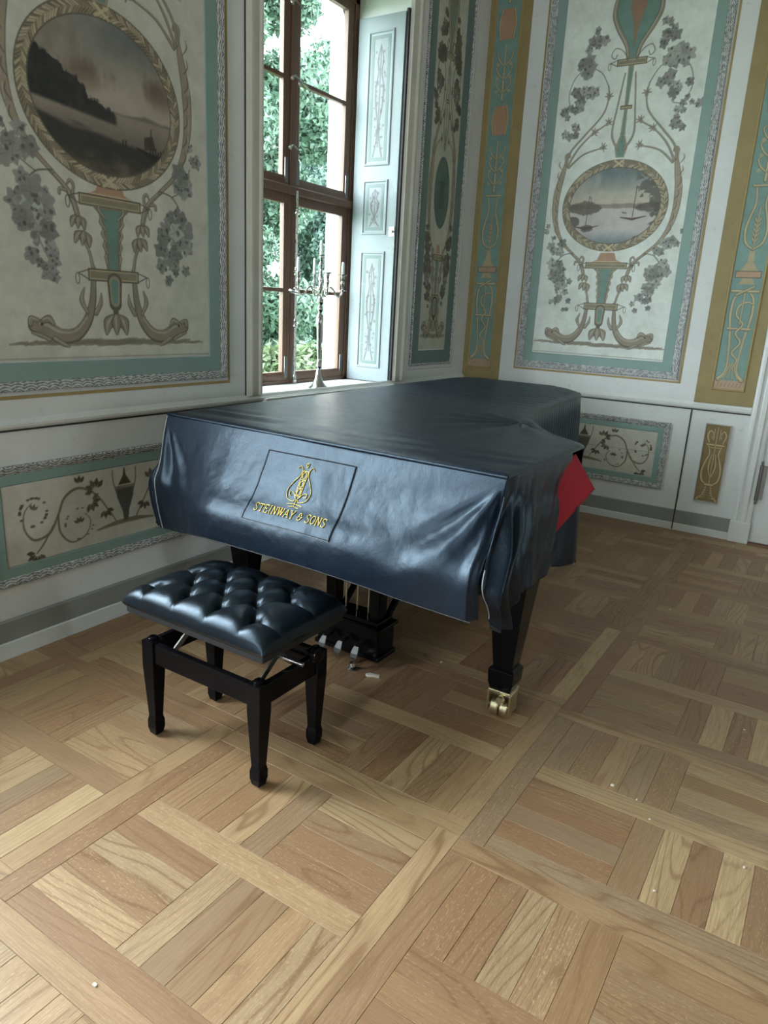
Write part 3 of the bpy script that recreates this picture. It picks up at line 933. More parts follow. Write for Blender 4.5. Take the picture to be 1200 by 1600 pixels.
# ------------------------------------------------------------------ ochre pilasters with grisaille candelabra ornament
def pilaster(x0, x1, cx, idx):
    m = MB(); m.box(x0, x1, YB - 0.012, YB, 0.955, ZC)
    pil = obj('ochre_pilaster', m, MAT['ochre_paint'], wall_back)
    h = 0.094
    c = Cv(-h, h, 1.065, 3.95, 0.0035, (104, 146, 136))
    random.seed(idx)
    G, D, Lt = (172, 156, 112), (96, 84, 56), (214, 200, 158)
    def st(pts, w=0.012, mirror=True):
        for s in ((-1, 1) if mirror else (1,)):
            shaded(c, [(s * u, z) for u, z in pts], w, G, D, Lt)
    c.poly([(-h, 1.065), (h, 1.065), (h, 1.122), (-h, 1.122)], (176, 142, 110))
    for k in range(7): c.stroke([(-h + 0.02 + k * 0.024, 1.08), (-h + 0.03 + k * 0.024, 1.106)], 0.006, (140, 104, 76), 0.7)
    # lyre with a serpent
    st([(0.075, 1.13), (0.045, 1.16), (0.032, 1.22), (0.040, 1.36), (0.052, 1.46)], [0.03, 0.02, 0.014, 0.014, 0.016])
    st([(0.052, 1.46), (0.066, 1.56), (0.060, 1.66), (0.035, 1.70)], [0.014, 0.020, 0.016, 0.012])
    for k in (-0.03, -0.01, 0.01, 0.03): st([(k * 1.6, 1.135), (k * 0.8, 1.19), (k * 0.5, 1.24)], 0.008, False)
    st([(-0.07, 1.47), (0.07, 1.47)], 0.016, False)
    st([(0.0, 1.20), (0.022, 1.26), (-0.016, 1.31), (0.024, 1.38), (-0.014, 1.44), (0.02, 1.50), (-0.028, 1.56), (-0.02, 1.62), (0.03, 1.645), (0.062, 1.63)], [0.006, 0.012, 0.014, 0.014, 0.014, 0.014, 0.014, 0.013, 0.012, 0.006], False)
    st([(0, 1.50), (0, 1.70)], 0.010, False)
    st([(-0.080, 1.715), (0.080, 1.715)], 0.018, False); st([(-0.05, 1.69), (0.05, 1.745)], 0.014, False)
    # plinth and wheat loop
    c.poly([(-0.05, 1.76), (0.05, 1.76), (0.03, 1.80), (-0.03, 1.80)], G)
    c.poly([(-0.08, 1.80), (0.08, 1.80), (0.08, 1.845), (-0.08, 1.845)], D); c.poly([(-0.075, 1.806), (0.075, 1.806), (0.075, 1.84), (-0.075, 1.84)], (180, 140, 108))
    c.poly([(-0.055, 1.845), (0.055, 1.845), (0.02, 1.90), (0.016, 1.97), (-0.016, 1.97), (-0.02, 1.90)], G)
    st([(0.0, 1.98), (0.05, 2.02), (0.065, 2.10), (0.05, 2.18), (0.03, 2.26), (0.04, 2.36)], [0.012, 0.016, 0.018, 0.016, 0.014, 0.012])
    for k in range(5): st([(0.0, 2.02 + k * 0.03), (0.016, 2.05 + k * 0.03)], 0.010)
    st([(0, 1.99), (0, 2.24)], 0.008, False)
    st([(-0.06, 2.37), (0.06, 2.37)], 0.014, False)
    # foliage
    z = 2.40
    while z < 3.9:
        st([(0, z), (0, z + 0.36)], [0.022, 0.012], False)
        for k in range(3):
            y = z + 0.05 + k * 0.09
            st([(0.005, y), (0.04, y + 0.03), (0.062, y + 0.075), (0.045, y + 0.09)], [0.008, 0.012, 0.010, 0.006])
            c.disc((0.05, y + 0.01), 0.012, G, 0.9); c.disc((-0.05, y + 0.01), 0.012, G, 0.9)
        c.poly([(-0.05, z + 0.40), (0.05, z + 0.40), (0.065, z + 0.50), (0.045, z + 0.60), (-0.045, z + 0.60), (-0.065, z + 0.50)], (176, 128, 90))
        st([(0.05, z + 0.40), (0.065, z + 0.50), (0.045, z + 0.60)], 0.012)
        z += 0.64
    o = c.mesh('ornament_panel', lambda a, z, d=0: PB(cx + a, z, d), pil, 0.014)
    o['label'] = 'teal strip painted with a lyre, serpent and foliage'
    m = MB(); m.frame(PB, cx - h - 0.014, cx + h + 0.014, 1.051, 3.96, [(0, 0.012), (0.004, 0.020), (0.010, 0.020), (0.014, 0.014)])
    obj('pilaster_moulding', m, MAT['gilt_line'], pil)
pilaster(XA, -2.40, -2.58, 3)
pilaster(-0.879, -0.50, -0.674, 4)

# ------------------------------------------------------------------ dado: lower painted panels, rails, baseboards
def rinceau(c, hw, zc):
    """vase between leafy scrolls"""
    st = lambda p, w, col=(120, 104, 78), a=0.95: c.stroke(p, w, col, a)
    DK = (74, 70, 54)
    st([(-0.16, zc - 0.112), (-0.05, zc - 0.10), (0.06, zc - 0.10), (0.16, zc - 0.112)], [0.006, 0.022, 0.022, 0.006], (122, 108, 82))
    c.poly([(u * 1.0, zc + z) for u, z in ((-0.012, -0.10), (0.012, -0.10), (0.018, -0.05), (0.045, 0.02), (0.05, 0.06), (-0.05, 0.06), (-0.045, 0.02), (-0.018, -0.05))], (84, 84, 76))
    st([(-0.05, zc + 0.066), (0.05, zc + 0.066)], 0.014, (128, 118, 98)); c.poly([(-0.036, zc + 0.078), (0.036, zc + 0.078), (0.008, zc + 0.12), (0.003, zc + 0.155), (-0.003, zc + 0.155), (-0.008, zc + 0.12)], DK)
    for s in (-1, 1):
        st([(s * 0.046, zc + 0.04), (s * 0.062, zc + 0.10), (s * 0.064, zc + 0.15)], 0.006)
        st([(s * u, zc + z) for u, z in ((0.05, -0.10), (0.10, -0.02), (0.16, 0.06), (0.24, 0.10), (0.31, 0.07), (0.345, 0.0), (0.39, -0.07), (0.46, -0.085), (0.50, -0.03), (0.495, 0.04), (0.46, 0.075))], [0.006, 0.008, 0.009, 0.012, 0.012, 0.010, 0.012, 0.010, 0.008, 0.006, 0.004])
        st([(s * u, zc + z) for u, z in ((0.345, 0.0), (0.34, -0.08), (0.29, -0.135), (0.22, -0.12), (0.19, -0.06), (0.215, -0.02))], [0.010, 0.010, 0.008, 0.006, 0.005, 0.004])
        st([(s * u, zc + z) for u, z in ((0.37, -0.04), (0.42, -0.11), (0.455, -0.145))], [0.008, 0.008, 0.006])
        def spray(u, z, n, r, a0):
            for k in range(n):
                a = a0 + (k - (n - 1) / 2) * 0.62
                p = (s * (u + 0.3 * r * math.cos(a)), zc + z + 0.3 * r * math.sin(a)); q = (s * (u + r * math.cos(a)), zc + z + r * math.sin(a))
                st([p, ((p[0] + q[0]) / 2, (p[1] + q[1]) / 2), q], [0.004, 0.4 * r, 0.003], random.choice((DK, (92, 88, 66))))
        spray(0.155, 0.075, 5, 0.055, 1.1); spray(0.185, 0.03, 5, 0.05, 3.8); spray(0.11, -0.02, 4, 0.045, 4.4); spray(0.45, -0.145, 5, 0.05, 5.2); spray(0.235, 0.115, 3, 0.04, 1.6)
        for k in range(24):
            a = random.uniform(0, 6.3)
            c.disc((s * (0.455 + 0.06 * math.cos(a)), zc + 0.035 + 0.06 * math.sin(a)), 0.007, DK, 0.85, ry=0.005)
            c.disc((s * (0.245 + 0.07 * math.cos(a)), zc - 0.06 + 0.07 * math.sin(a)), 0.006, DK, 0.7 if k % 2 else 0, ry=0.004)
        spray(0.245, -0.06, 4, 0.03, 1.5); spray(0.46, 0.04, 3, 0.03, 2.0)
    if c.u0 < -0.45 and hw < 0.56: c.stroke([(-hw, zc + 0.0), (hw, zc + 0.01)], 0.003, (120, 120, 112), 0.7)

def dado_panel(wall, P, axis, hw, z0, z1, res):
    random.seed(11)
    c = Cv(-hw, hw, z0, z1, res, (192, 190, 176))
    rinceau(c, hw, (z0 + z1) / 2 + 0.005)
    c.mesh('dado_painted_panel', lambda a, z, d=0: P(axis + a, z, d), wall, 0.004)
dado_panel(wall_left, PA, 2.09, 0.583, 0.385, 0.722, 0.0035)
panel_frames(wall_left, PA, 1.507, 2.673, 0.385, 0.722, MAT['teal_paint'], 0.045, 0.036)
dado_panel(wall_back, PB, -1.635, 0.546, 0.366, 0.702, 0.0035)
panel_frames(wall_back, PB, -2.181, -1.089, 0.366, 0.702, MAT['teal_paint'], 0.040, 0.042)

# small ochre panel with a gilded lyre
c = Cv(-0.078, 0.078, 0.252, 0.808, 0.003, (138, 112, 62))
random.seed(5)
G, D, Lt = (186, 160, 100), (92, 72, 38), (216, 196, 140)
for s in (-1, 1):
    for p, w in (([(0.065, 0.262), (0.03, 0.30), (0.015, 0.36)], [0.02, 0.014, 0.010]), ([(0.0, 0.37), (0.05, 0.40), (0.062, 0.47), (0.048, 0.54), (0.030, 0.60), (0.045, 0.66)], [0.012, 0.016, 0.016, 0.014, 0.012, 0.012]),
                 ([(0.045, 0.68), (0.06, 0.73), (0.045, 0.765), (0.025, 0.74), (0.032, 0.71)], [0.01, 0.014, 0.012, 0.008, 0.006]), ([(0.0, 0.42), (0.022, 0.50), (0.012, 0.60)], [0.006, 0.014, 0.006])):
        shaded(c, [(s * u, z) for u, z in p], w, G, D, Lt)
    for k in range(5): shaded(c, [(s * 0.012, 0.28 + k * 0.016), (s * (0.05 - 0.006 * k), 0.272 + k * 0.02)], 0.006, G, D, Lt)
for p, w in (([(-0.055, 0.665), (0.055, 0.665)], 0.016), ([(-0.045, 0.645), (0.045, 0.645)], 0.008), ([(0, 0.38), (0, 0.79)], 0.008), ([(-0.025, 0.375), (0.025, 0.375)], 0.02), ([(-0.02, 0.70), (-0.02, 0.78)], 0.007), ([(0.02, 0.70), (0.02, 0.78)], 0.007)):
    shaded(c, p, w, G, D, Lt, spline=False)
c.mesh('lyre_panel', lambda a, z, d=0: PB(-0.687 + a, z, d), wall_back, 0.010)['label'] = 'ochre panel painted with a gilded lyre'
m = MB(); m.frame(PB, -0.687 - 0.086, -0.687 + 0.086, 0.244, 0.816, [(0, 0), (0.001, 0.015), (0.006, 0.016), (0.008, 0.010)])
obj('lyre_panel_moulding', m, MAT['grey_trim'], wall_back)

def strip(P, a0, a1, prof):
    """straight moulding; prof = (d, z) outline from bottom to top"""
    m = MB()
    n = len(prof)
    vs = [P(a0, z, d) for d, z in prof] + [P(a1, z, d) for d, z in prof]
    m.add(vs, [(i, i + 1, n + i + 1, n + i) for i in range(n - 1)] + [tuple(range(n)), tuple(range(n, 2 * n))[::-1]])
    return m
full = [(YR, YB)]
def multi(P, spans, prof):
    m = MB()
    for a, b in spans:
        q = strip(P, a, b, prof); m.add(q.v, q.f)
    return m
RAIL = [(0, 0.945), (0.010, 0.948), (0.020, 0.958), (0.022, 0.968), (0.014, 0.974), (0.006, 0.985), (0, 0.99)]
tag(obj('trim_1', multi(PA, full, RAIL), MAT['white_paint']), 'white chair rail along the window wall behind the piano', 'trim', kind='structure')
tag(obj('trim_2', strip(PB, XA, -0.50, [(0, 0.905), (0.010, 0.908), (0.016, 0.918), (0.018, 0.935), (0.010, 0.94), (0.004, 0.955), (0, 0.958)]), MAT['white_paint']), 'white chair rail below the river medallion panel', 'trim', kind='structure')
GAP = multi(PA, full, [(0, 0.938), (0.003, 0.938), (0.003, 0.946), (0, 0.946)])
obj('rail_dark_joint', GAP, MAT['dark_gap'], wall_left)  # dark groove line just under the chair rail
m = MB()
m.box(-0.888, -0.878, YB - 0.004, YB, 0.0, 0.94)
m.box(XA, -0.50, YB - 0.0035, YB, 0.897, 0.906)
obj('board_joint', m, MAT['dark_gap'], wall_back)
tag(obj('baseboard_left', multi(PA, full, [(0, 0.0), (0.022, 0.0), (0.022, 0.068), (0.018, 0.072), (0.018, 0.158), (0.010, 0.163), (0, 0.163)]), MAT['grey_baseboard']), 'grey and white painted baseboard under the window wall', 'baseboard', kind='structure')
obj('white_plinth', multi(PA, full, [(0, 0.0), (0.026, 0.0), (0.026, 0.068), (0.022, 0.072), (0, 0.072)]), MAT['white_baseboard'], bpy.data.objects['baseboard_left'])
m = MB()
for a, b in ((XA, -0.888), (-0.878, -0.50)):
    q = strip(PB, a, b, [(0, 0.0), (0.016, 0.0), (0.016, 0.148), (0.010, 0.152), (0, 0.152)]); m.add(q.v, q.f)
tag(obj('baseboard_back', m, MAT['grey_baseboard']), 'grey and white painted baseboard beside the door', 'baseboard', kind='structure')
m = MB()
for a, b in ((XA, -0.888), (-0.878, -0.50)):
    q = strip(PB, a, b, [(0, 0.0), (0.020, 0.0), (0.020, 0.050), (0.017, 0.054), (0, 0.054)]); m.add(q.v, q.f)
obj('white_plinth', m, MAT['white_baseboard'], bpy.data.objects['baseboard_back'])

# ------------------------------------------------------------------ door at the edge of the picture
door = tag(obj('door_1', MB().box(-0.352, 0.78, YB - 0.02, YB + 0.02, 0.02, 3.0), MAT['white_paint'], bevel=0.003), 'tall white panelled door with an iron hinge', 'door', kind='structure')
for z0, z1 in ((0.28, 0.86), (1.10, 2.75)):
    m = MB(); m.frame(PB, -0.24, 0.66, z0, z1, [(0, 0.02), (0.008, 0.032), (0.022, 0.034), (0.034, 0.020), (0.05, 0.018)])
    obj('door_panel_moulding', m, MAT['white_paint'], door)
for z in (0.45, 1.55, 2.6):
    m = MB(); m.lathe([(0.0, -0.155), (0.007, -0.15), (0.009, -0.14), (0.005, -0.128), (0.011, -0.125), (0.011, 0.125), (0.005, 0.128), (0.009, 0.14), (0.007, 0.15), (0, 0.155)], (-0.366, YB - 0.040, z), 12)
    m.box(-0.366, -0.33, YB - 0.030, YB - 0.02, z - 0.12, z + 0.12)
    obj('hinge', m, MAT['old_iron'], door, smooth=40)
m = MB()
prof = [(0.0, 0.0), (0.0, 0.030), (0.016, 0.042), (0.030, 0.042), (0.040, 0.028), (0.052, 0.028), (0.060, 0.036), (0.085, 0.036), (0.095, 0.024), (0.112, 0.024), (0.122, 0.018), (0.128, 0.0)]
for x0, s in ((-0.494, 1), (0.922, -1)):
    pts = [(x0 + s * i, YB - d) for i, d in prof]
    m.prism(pts if s > 0 else pts[::-1], 0.15, 3.1)
m.box(-0.494, 0.922, YB - 0.04, YB, 3.02, 3.16)
casing = tag(obj('trim_3', m, MAT['white_paint']), 'fluted white casing round the door', 'trim', kind='structure')
m = MB()
for x0 in (-0.500, 0.792): m.box(x0, x0 + 0.136, YB - 0.048, YB, 0.0, 0.155)
obj('plinth_block', m, MAT['white_baseboard'], casing, bevel=0.006)
obj('threshold', MB().box(-0.362, 0.79, YB - 0.05, YB, 0.0, 0.014), MAT['threshold_wood'], casing)
# ------------------------------------------------------------------ window
WY0, WY1 = WINDOWS[0]
YM = (WY0 + WY1) / 2 + 0.03
WD = MAT['window_wood']
def FX(d): return XW + d               # d towards the room
win = thing('window_1', (XW, YM, SILL), 'tall brown wooden casement window with eight panes', 'window', kind='structure')
m = MB()
m.box(FX(-0.05), FX(0.02), WY0 - 0.02, WY0 + 0.045, SILL - 0.03, WTOP); m.box(FX(-0.05), FX(0.02), WY1 - 0.045, WY1 + 0.02, SILL - 0.03, WTOP)
m.box(FX(-0.05), FX(0.02), WY0, WY1, WTOP - 0.09, WTOP + 0.02); m.box(FX(-0.05), FX(0.02), WY0, WY1, SILL - 0.03, SILL + 0.025)
obj('outer_frame', m, WD, win, bevel=0.004)
obj('transom', MB().box(FX(-0.05), FX(0.035), WY0, WY1, 2.135, 2.185), WD, win, bevel=0.008)
obj('mullion', MB().box(FX(-0.05), FX(0.025), YM - 0.028, YM + 0.028, 2.15, WTOP), WD, win, bevel=0.006)
sash_rects = [(WY0 + 0.04, YM - 0.002, SILL + 0.02, 2.14), (YM + 0.002, WY1 - 0.04, SILL + 0.02, 2.14),
              (WY0 + 0.04, YM - 0.02, 2.18, WTOP - 0.08), (YM + 0.02, WY1 - 0.04, 2.18, WTOP - 0.08)]
for a0, a1, z0, z1 in sash_rects:
    st = 0.058
    m = MB(); m.frame(lambda a, z, d=0: (FX(d), a, z), a0, a1, z0, z1, [(0, -0.03), (0, 0.012), (st * 0.55, 0.014), (st, 0.002), (st, -0.03)])
    sash = obj('sash', m, WD, win, smooth=30)
    zc = (z0 + z1) / 2 + (0.0 if z0 < 2 else 0.0)
    mb = MB(); mb.box(FX(-0.028), FX(0.006), a0 + st - 0.004, a1 - st + 0.004, zc - 0.012, zc + 0.012)
    obj('glazing_bar', mb, WD, sash, bevel=0.004)
    for q0, q1 in ((z0 + st - 0.004, zc - 0.01), (zc + 0.01, z1 - st + 0.004)):
        m = MB()
        m.add([(FX(-0.014), a0 + st - 0.004, q0), (FX(-0.014), a1 - st + 0.004, q0), (FX(-0.014), a1 - st + 0.004, q1), (FX(-0.014), a0 + st - 0.004, q1)], [(0, 1, 2, 3)])
        obj('pane', m, MAT['window_glass'], sash, fixn=False)
    m = MB()
    for ya in (a0 + st / 2 - 0.01, a1 - st / 2 - 0.02):           # worn patches where ironwork sits
        m.box(FX(0.010), FX(0.0155), ya, ya + 0.03, z0 + 0.02, z0 + 0.16)
    obj('corner_plate', m, MAT['old_iron'], sash)
# espagnolette rod and catches
m = MB(); m.tube([(FX(0.040), YM + 0.022, SILL + 0.02), (FX(0.040), YM + 0.022, 2.16)], 0.008, 8)
for z in (1.0, 1.36, 1.68, 2.05): m.lathe([(0.008, -0.03), (0.016, -0.022), (0.016, -0.012), (0.010, -0.008), (0.018, 0), (0.010, 0.008), (0.016, 0.012), (0.008, 0.03)], (FX(0.040), YM + 0.022, z), 10)
rod = obj('espagnolette_rod', m, MAT['steel'], win, smooth=40)
m = MB(); m.tube([(FX(0.045), YM + 0.03, 1.545), (FX(0.075), YM - 0.01, 1.55), (FX(0.085), YM - 0.05, 1.553), (FX(0.08), YM - 0.085, 1.556)], [0.009, 0.012, 0.009, 0.014], 8)
obj('rod_handle', m, MAT['silver'], rod, smooth=50)
def catch(y, z, s):
    m = MB(); m.tube([(FX(0.02), y, z), (FX(0.035), y + 0.01 * s, z + 0.012), (FX(0.045), y + 0.04 * s, z - 0.006), (FX(0.04), y + 0.075 * s, z - 0.018)], [0.010, 0.008, 0.006, 0.005], 7)
    m.lathe([(0.014, 0.0), (0.014, 0.010), (0.006, 0.016)], (FX(0.014), y, z), 10, axis='x')
    obj('catch', m, MAT['steel'], win, smooth=50)
for y, z, s in ((YM - 0.03, 2.40, 1), (YM - 0.02, 2.78, 1), (YM + 0.045, 2.765, 1), (YM - 0.03, 3.17, 1)): catch(y, z, s)

# sill board and the outer plaster reveal
sill = tag(obj('window_sill', MB().box(FX(0.0), XA + 0.035, WY0 - 0.0, WY1 + 0.0, SILL - 0.032, SILL), MAT['white_paint'], bevel=0.006), 'broad white painted sill carrying the candelabra', 'sill', kind='structure')
def arch_ring(y0, y1, z0, z1, r, x0, x1, t):
    inner = [(y0, z0), (y1, z0), (y1, z1 - r)] + [(y1 - r + r * math.cos(a), z1 - r + r * math.sin(a)) for a in np.linspace(0, PI / 2, 8)[1:]] + [(y0 + r - r * math.sin(a), z1 - r + r * math.cos(a)) for a in np.linspace(0, PI / 2, 8)]
    cy, cz = (y0 + y1) / 2, (z0 + z1) / 2
    outer = [(y0 - t, z0 - t), (y1 + t, z0 - t), (y1 + t, z1 - r)] + [(y1 + t, z1 + t)] * 4 + [(y1 - r, z1 + t)] * 3 + [(y0 + r, z1 + t)] * 4 + [(y0 - t, z1 + t)] * 4
    outer = outer[:len(inner)]
    m = MB(); n = len(inner)
    vs = [(x0, y, z) for y, z in inner] + [(x1, y, z) for y, z in inner] + [(x1, y, z) for y, z in outer]
    m.add(vs, [(i, (i + 1) % n, n + (i + 1) % n, n + i) for i in range(n)] + [(n + i, n + (i + 1) % n, 2 * n + (i + 1) % n, 2 * n + i) for i in range(n)])
    return m
rv = tag(obj('trim_4', arch_ring(WY0 + 0.02, WY1 - 0.035, SILL - 0.02, WTOP - 0.06, 0.22, FX(-0.05), XA - 0.60, 0.05), MAT['pink_plaster']), 'pale pink plaster reveal outside the window panes', 'trim', kind='structure')

# casing round the opening on the room side
CAS = [(0.0, 0.0), (0.0, 0.016), (0.02, 0.026), (0.035, 0.026), (0.045, 0.014), (0.085, 0.014), (0.095, 0.022), (0.108, 0.022), (0.115, 0.0)]
m = MB()
for y0, s, wd in ((WY0 - 0.125, 1, 1.0), (WY1 + 0.145, -1, 1.25)):
    pts = [(XA + d, y0 + s * i * wd) for i, d in CAS]
    m.prism(pts[::-1] if s > 0 else pts, 0.985, WTOP + 0.1)
m.box(XA, XA + 0.022, WY0 - 0.125, WY1 + 0.145, WTOP + 0.01, WTOP + 0.12)
cas = tag(obj('trim_5', m, MAT['cream_plaster'], smooth=25), 'moulded casing framing the window recess', 'trim', kind='structure')
obj('casing_joint', MB().box(XA - 0.0, XA + 0.004, WY0 - 0.133, WY0 - 0.125, 0.985, WTOP + 0.1), MAT['dark_gap'], cas)

obj('shutter_gap', MB().box(-2.746, XA + 0.001, 4.380, 4.402, 0.985, 3.30), MAT['dark_stitch'], cas)
# the folded shutter in the recess
sh = thing('shutter', (-2.94, 4.39, 0.97), 'white panelled shutter folded into the window recess', 'shutter')
def PS(a, z, d=0): return (a, 4.394 - d, z)
sx0, sx1, sz0, sz1 = -3.105, -2.748, 0.972, 3.283
obj('shutter_leaf', MB().box(sx0, sx1, 4.372, 4.397, sz0, sz1), MAT['shutter_paint'], sh, bevel=0.002)
random.seed(21)
for z0, z1 in ((2.40, 3.20), (1.965, 2.315), (1.065, 1.86)):
    a0, a1 = -3.022, -2.820
    m = MB(); m.frame(PS, a0, a1, z0, z1, [(0, 0.021), (0.004, 0.030), (0.012, 0.031), (0.018, 0.024), (0.030, 0.023)])
    pn = obj('panel_moulding', m, MAT['shutter_paint'], sh)
    m = MB(); m.frame(PS, a0 + 0.028, a1 - 0.028, z0 + 0.028, z1 - 0.028, [(0, 0.022), (0.001, 0.0245), (0.020, 0.0245), (0.022, 0.023)])
    obj('carved_edge', m, MAT['slate_teal_paint'], pn)
    hw, hh = (a1 - a0) / 2 - 0.048, (z1 - z0) / 2 - 0.048
    c = Cv(-hw, hw, -hh, hh, 0.003, (126, 138, 142))
    P1, P2 = (74, 62, 68), (62, 68, 70)
    for s in (-1, 1):
        c.stroke([(s * 0.035, -hh + 0.01), (s * 0.012, -hh * 0.7), (s * 0.008, -hh * 0.4), (s * 0.025, -hh * 0.1), (s * 0.03, hh * 0.2), (s * 0.012, hh * 0.45), (s * 0.02, hh * 0.65), (0, hh * 0.9)], [0.012, 0.008, 0.007, 0.012, 0.012, 0.008, 0.010, 0.005], P1, 0.65)
        for k in range(int(hh * 60)):
            c.disc((s * random.uniform(0.01, hw - 0.012), random.uniform(-hh * 0.85, hh * 0.8)), random.uniform(0.005, 0.010), random.choice((P1, P2)), 0.5)
    c.stroke([(0, -hh * 0.8), (0, hh * 0.85)], 0.008, P2, 0.7)
    c.mesh('painted_field', lambda a, z, d=0, A=(a0 + a1) / 2, Z=(z0 + z1) / 2: PS(A + a, Z + z, d), pn, 0.0235)
m = MB(); m.box(-2.792, -2.752, 4.366, 4.372, 1.955, 2.015); m.lathe([(0.010, 0), (0.010, 0.012), (0.004, 0.016)], (-2.770, 4.352, 1.985), 10, axis='y')
obj('lock_plate', m, MAT['steel'], sh, smooth=30)

# ------------------------------------------------------------------ candelabra and candles on the sill
CX, CY = -2.85, 3.70
cb = thing('candelabra', (CX, CY, SILL), 'tall silver five-armed candelabra on the window sill', 'candelabra')
z = SILL
obj('foot', MB().lathe([(0.0, 0.001), (0.064, 0.001), (0.066, 0.006), (0.060, 0.012), (0.050, 0.020), (0.036, 0.036), (0.024, 0.060), (0.016, 0.095), (0.012, 0.13)], (CX, CY, z), 28), MAT['silver'], cb, smooth=50)
obj('stem', MB().lathe([(0.012, 0.12), (0.017, 0.135), (0.017, 0.148), (0.010, 0.16), (0.010, 0.19), (0.014, 0.28), (0.021, 0.40), (0.024, 0.435), (0.018, 0.455), (0.010, 0.47), (0.018, 0.485), (0.018, 0.50), (0.010, 0.515), (0.020, 0.53), (0.020, 0.545), (0.011, 0.56), (0.016, 0.58), (0.024, 0.595), (0.024, 0.61), (0.012, 0.625), (0.012, 0.66), (0.016, 0.68), (0.010, 0.70), (0.010, 0.728)], (CX, CY, z), 24), MAT['silver'], cb, smooth=50)
CUP = [(0.006, -0.105), (0.030, -0.100), (0.030, -0.097), (0.008, -0.092), (0.008, -0.07), (0.013, -0.06), (0.013, -0.048), (0.007, -0.038), (0.011, -0.028), (0.012, -0.010), (0.026, -0.003), (0.027, 0.0), (0.011, 0.0), (0.011, -0.012), (0.0, -0.012)]
AR = 0.143
cups = [(0.0, 0.0, 1.778)]
for k in range(4):
    a = math.radians(-35.8 + 90 * k); dx, dy = math.cos(a), math.sin(a)
    def pt(r, zz): return (CX + r * dx, CY + r * dy, zz)
    m = MB(); m.tube([tuple(q) for q in catmull([pt(0.012, 1.555), pt(0.030, 1.535), pt(0.045, 1.555), pt(0.062, 1.590), pt(0.085, 1.575), pt(0.108, 1.540), pt(0.132, 1.545), pt(0.143, 1.570)], 5)], 0.006, 8)
    ar = obj('arm', m, MAT['silver'], cb, smooth=60)
    m = MB(); m.lathe(CUP, pt(AR, 1.672), 20)
    obj('candle_cup', m, MAT['silver'], ar, smooth=50)
    cups.append((AR * dx, AR * dy, 1.672))
obj('candle_cup', MB().lathe(CUP, (CX, CY, 1.778), 20), MAT['silver'], cb, smooth=50)
lab = {0: ('white candle burnt to a stump in the topmost middle cup of the candelabra', 0.095), 2: ('white candle in the candelabra cup nearest the shutter', 0.085), 3: ('white candle in the candelabra cup behind the stem', 0.105), 4: ('white candle in the candelabra cup nearest the window rod', 0.095)}
for k, (dx, dy, zz) in enumerate(cups):
    if k not in lab: continue
    L, hgt = lab[k]
    L = L.replace('burnt to a stump ', '')
    m = MB(); m.lathe([(0.0, 0.0), (0.0105, 0.0), (0.0100, hgt * 0.8), (0.0075, hgt * 0.96), (0.004, hgt), (0.0, hgt)], (CX + dx, CY + dy, zz - 0.011), 14)
    cd = tag(obj('candle', m, MAT['candle_wax'], origin=(CX + dx, CY + dy, zz - 0.011), smooth=50), L, 'candle', 'candles in the candelabra')
    m = MB(); m.tube([(CX + dx, CY + dy, zz - 0.012 + hgt), (CX + dx + 0.001, CY + dy, zz - 0.004 + hgt)], 0.0012, 5)
    obj('wick', m, MAT['black_cloth'], cd)

# ------------------------------------------------------------------ garden outside
tag(obj('lawn', MB().box(-60, XA - 0.65, -30, 60, -1.3, -1.2), MAT['lawn']), 'green lawn outside the window', 'lawn', kind='structure')
def leaf_mesh(name, blobs, n, size, mat, parent, seed):
    g = np.random.default_rng(seed)
    w = np.array([b[3] * b[4] * b[5] for b in blobs]) ** 0.67; w /= w.sum()
    idx = g.choice(len(blobs), n, p=w)
    B = np.array(blobs)[idx]
    d = g.normal(size=(n, 3)); d /= np.linalg.norm(d, axis=1)[:, None]
    r = g.random(n) ** 0.22 * (0.85 + 0.3 * g.random(n))
    c = B[:, :3] + d * r[:, None] * B[:, 3:6]
    a = g.normal(size=(n, 3)); a /= np.linalg.norm(a, axis=1)[:, None]
    b = np.cross(a, d + 0.3 * g.normal(size=(n, 3))); b /= np.linalg.norm(b, axis=1)[:, None] + 1e-9
    s = size * (0.6 + 0.8 * g.random(n))[:, None]
    V = np.stack([c - a * s - b * s * 0.45, c - a * s * 0.2 + b * s * 0.75, c + a * s], 1) - np.array(ROOT[parent.name])
    me = bpy.data.meshes.new(name)
    me.vertices.add(3 * n); me.vertices.foreach_set('co', V.ravel())
    me.loops.add(3 * n); me.loops.foreach_set('vertex_index', np.arange(3 * n, dtype=np.int32))
    me.polygons.add(n); me.polygons.foreach_set('loop_start', np.arange(n, dtype=np.int32) * 3); me.polygons.foreach_set('loop_total', np.full(n, 3, dtype=np.int32))
    me.update(calc_edges=True)
    me.attributes.new('rnd', 'FLOAT', 'POINT').data.foreach_set('value', np.repeat(g.random(n), 3).astype(np.float32))
    me.materials.append(mat)
    o = bpy.data.objects.new(name, me); COL.objects.link(o); o.parent = parent; ROOT[o.name] = ROOT[parent.name]
    return o
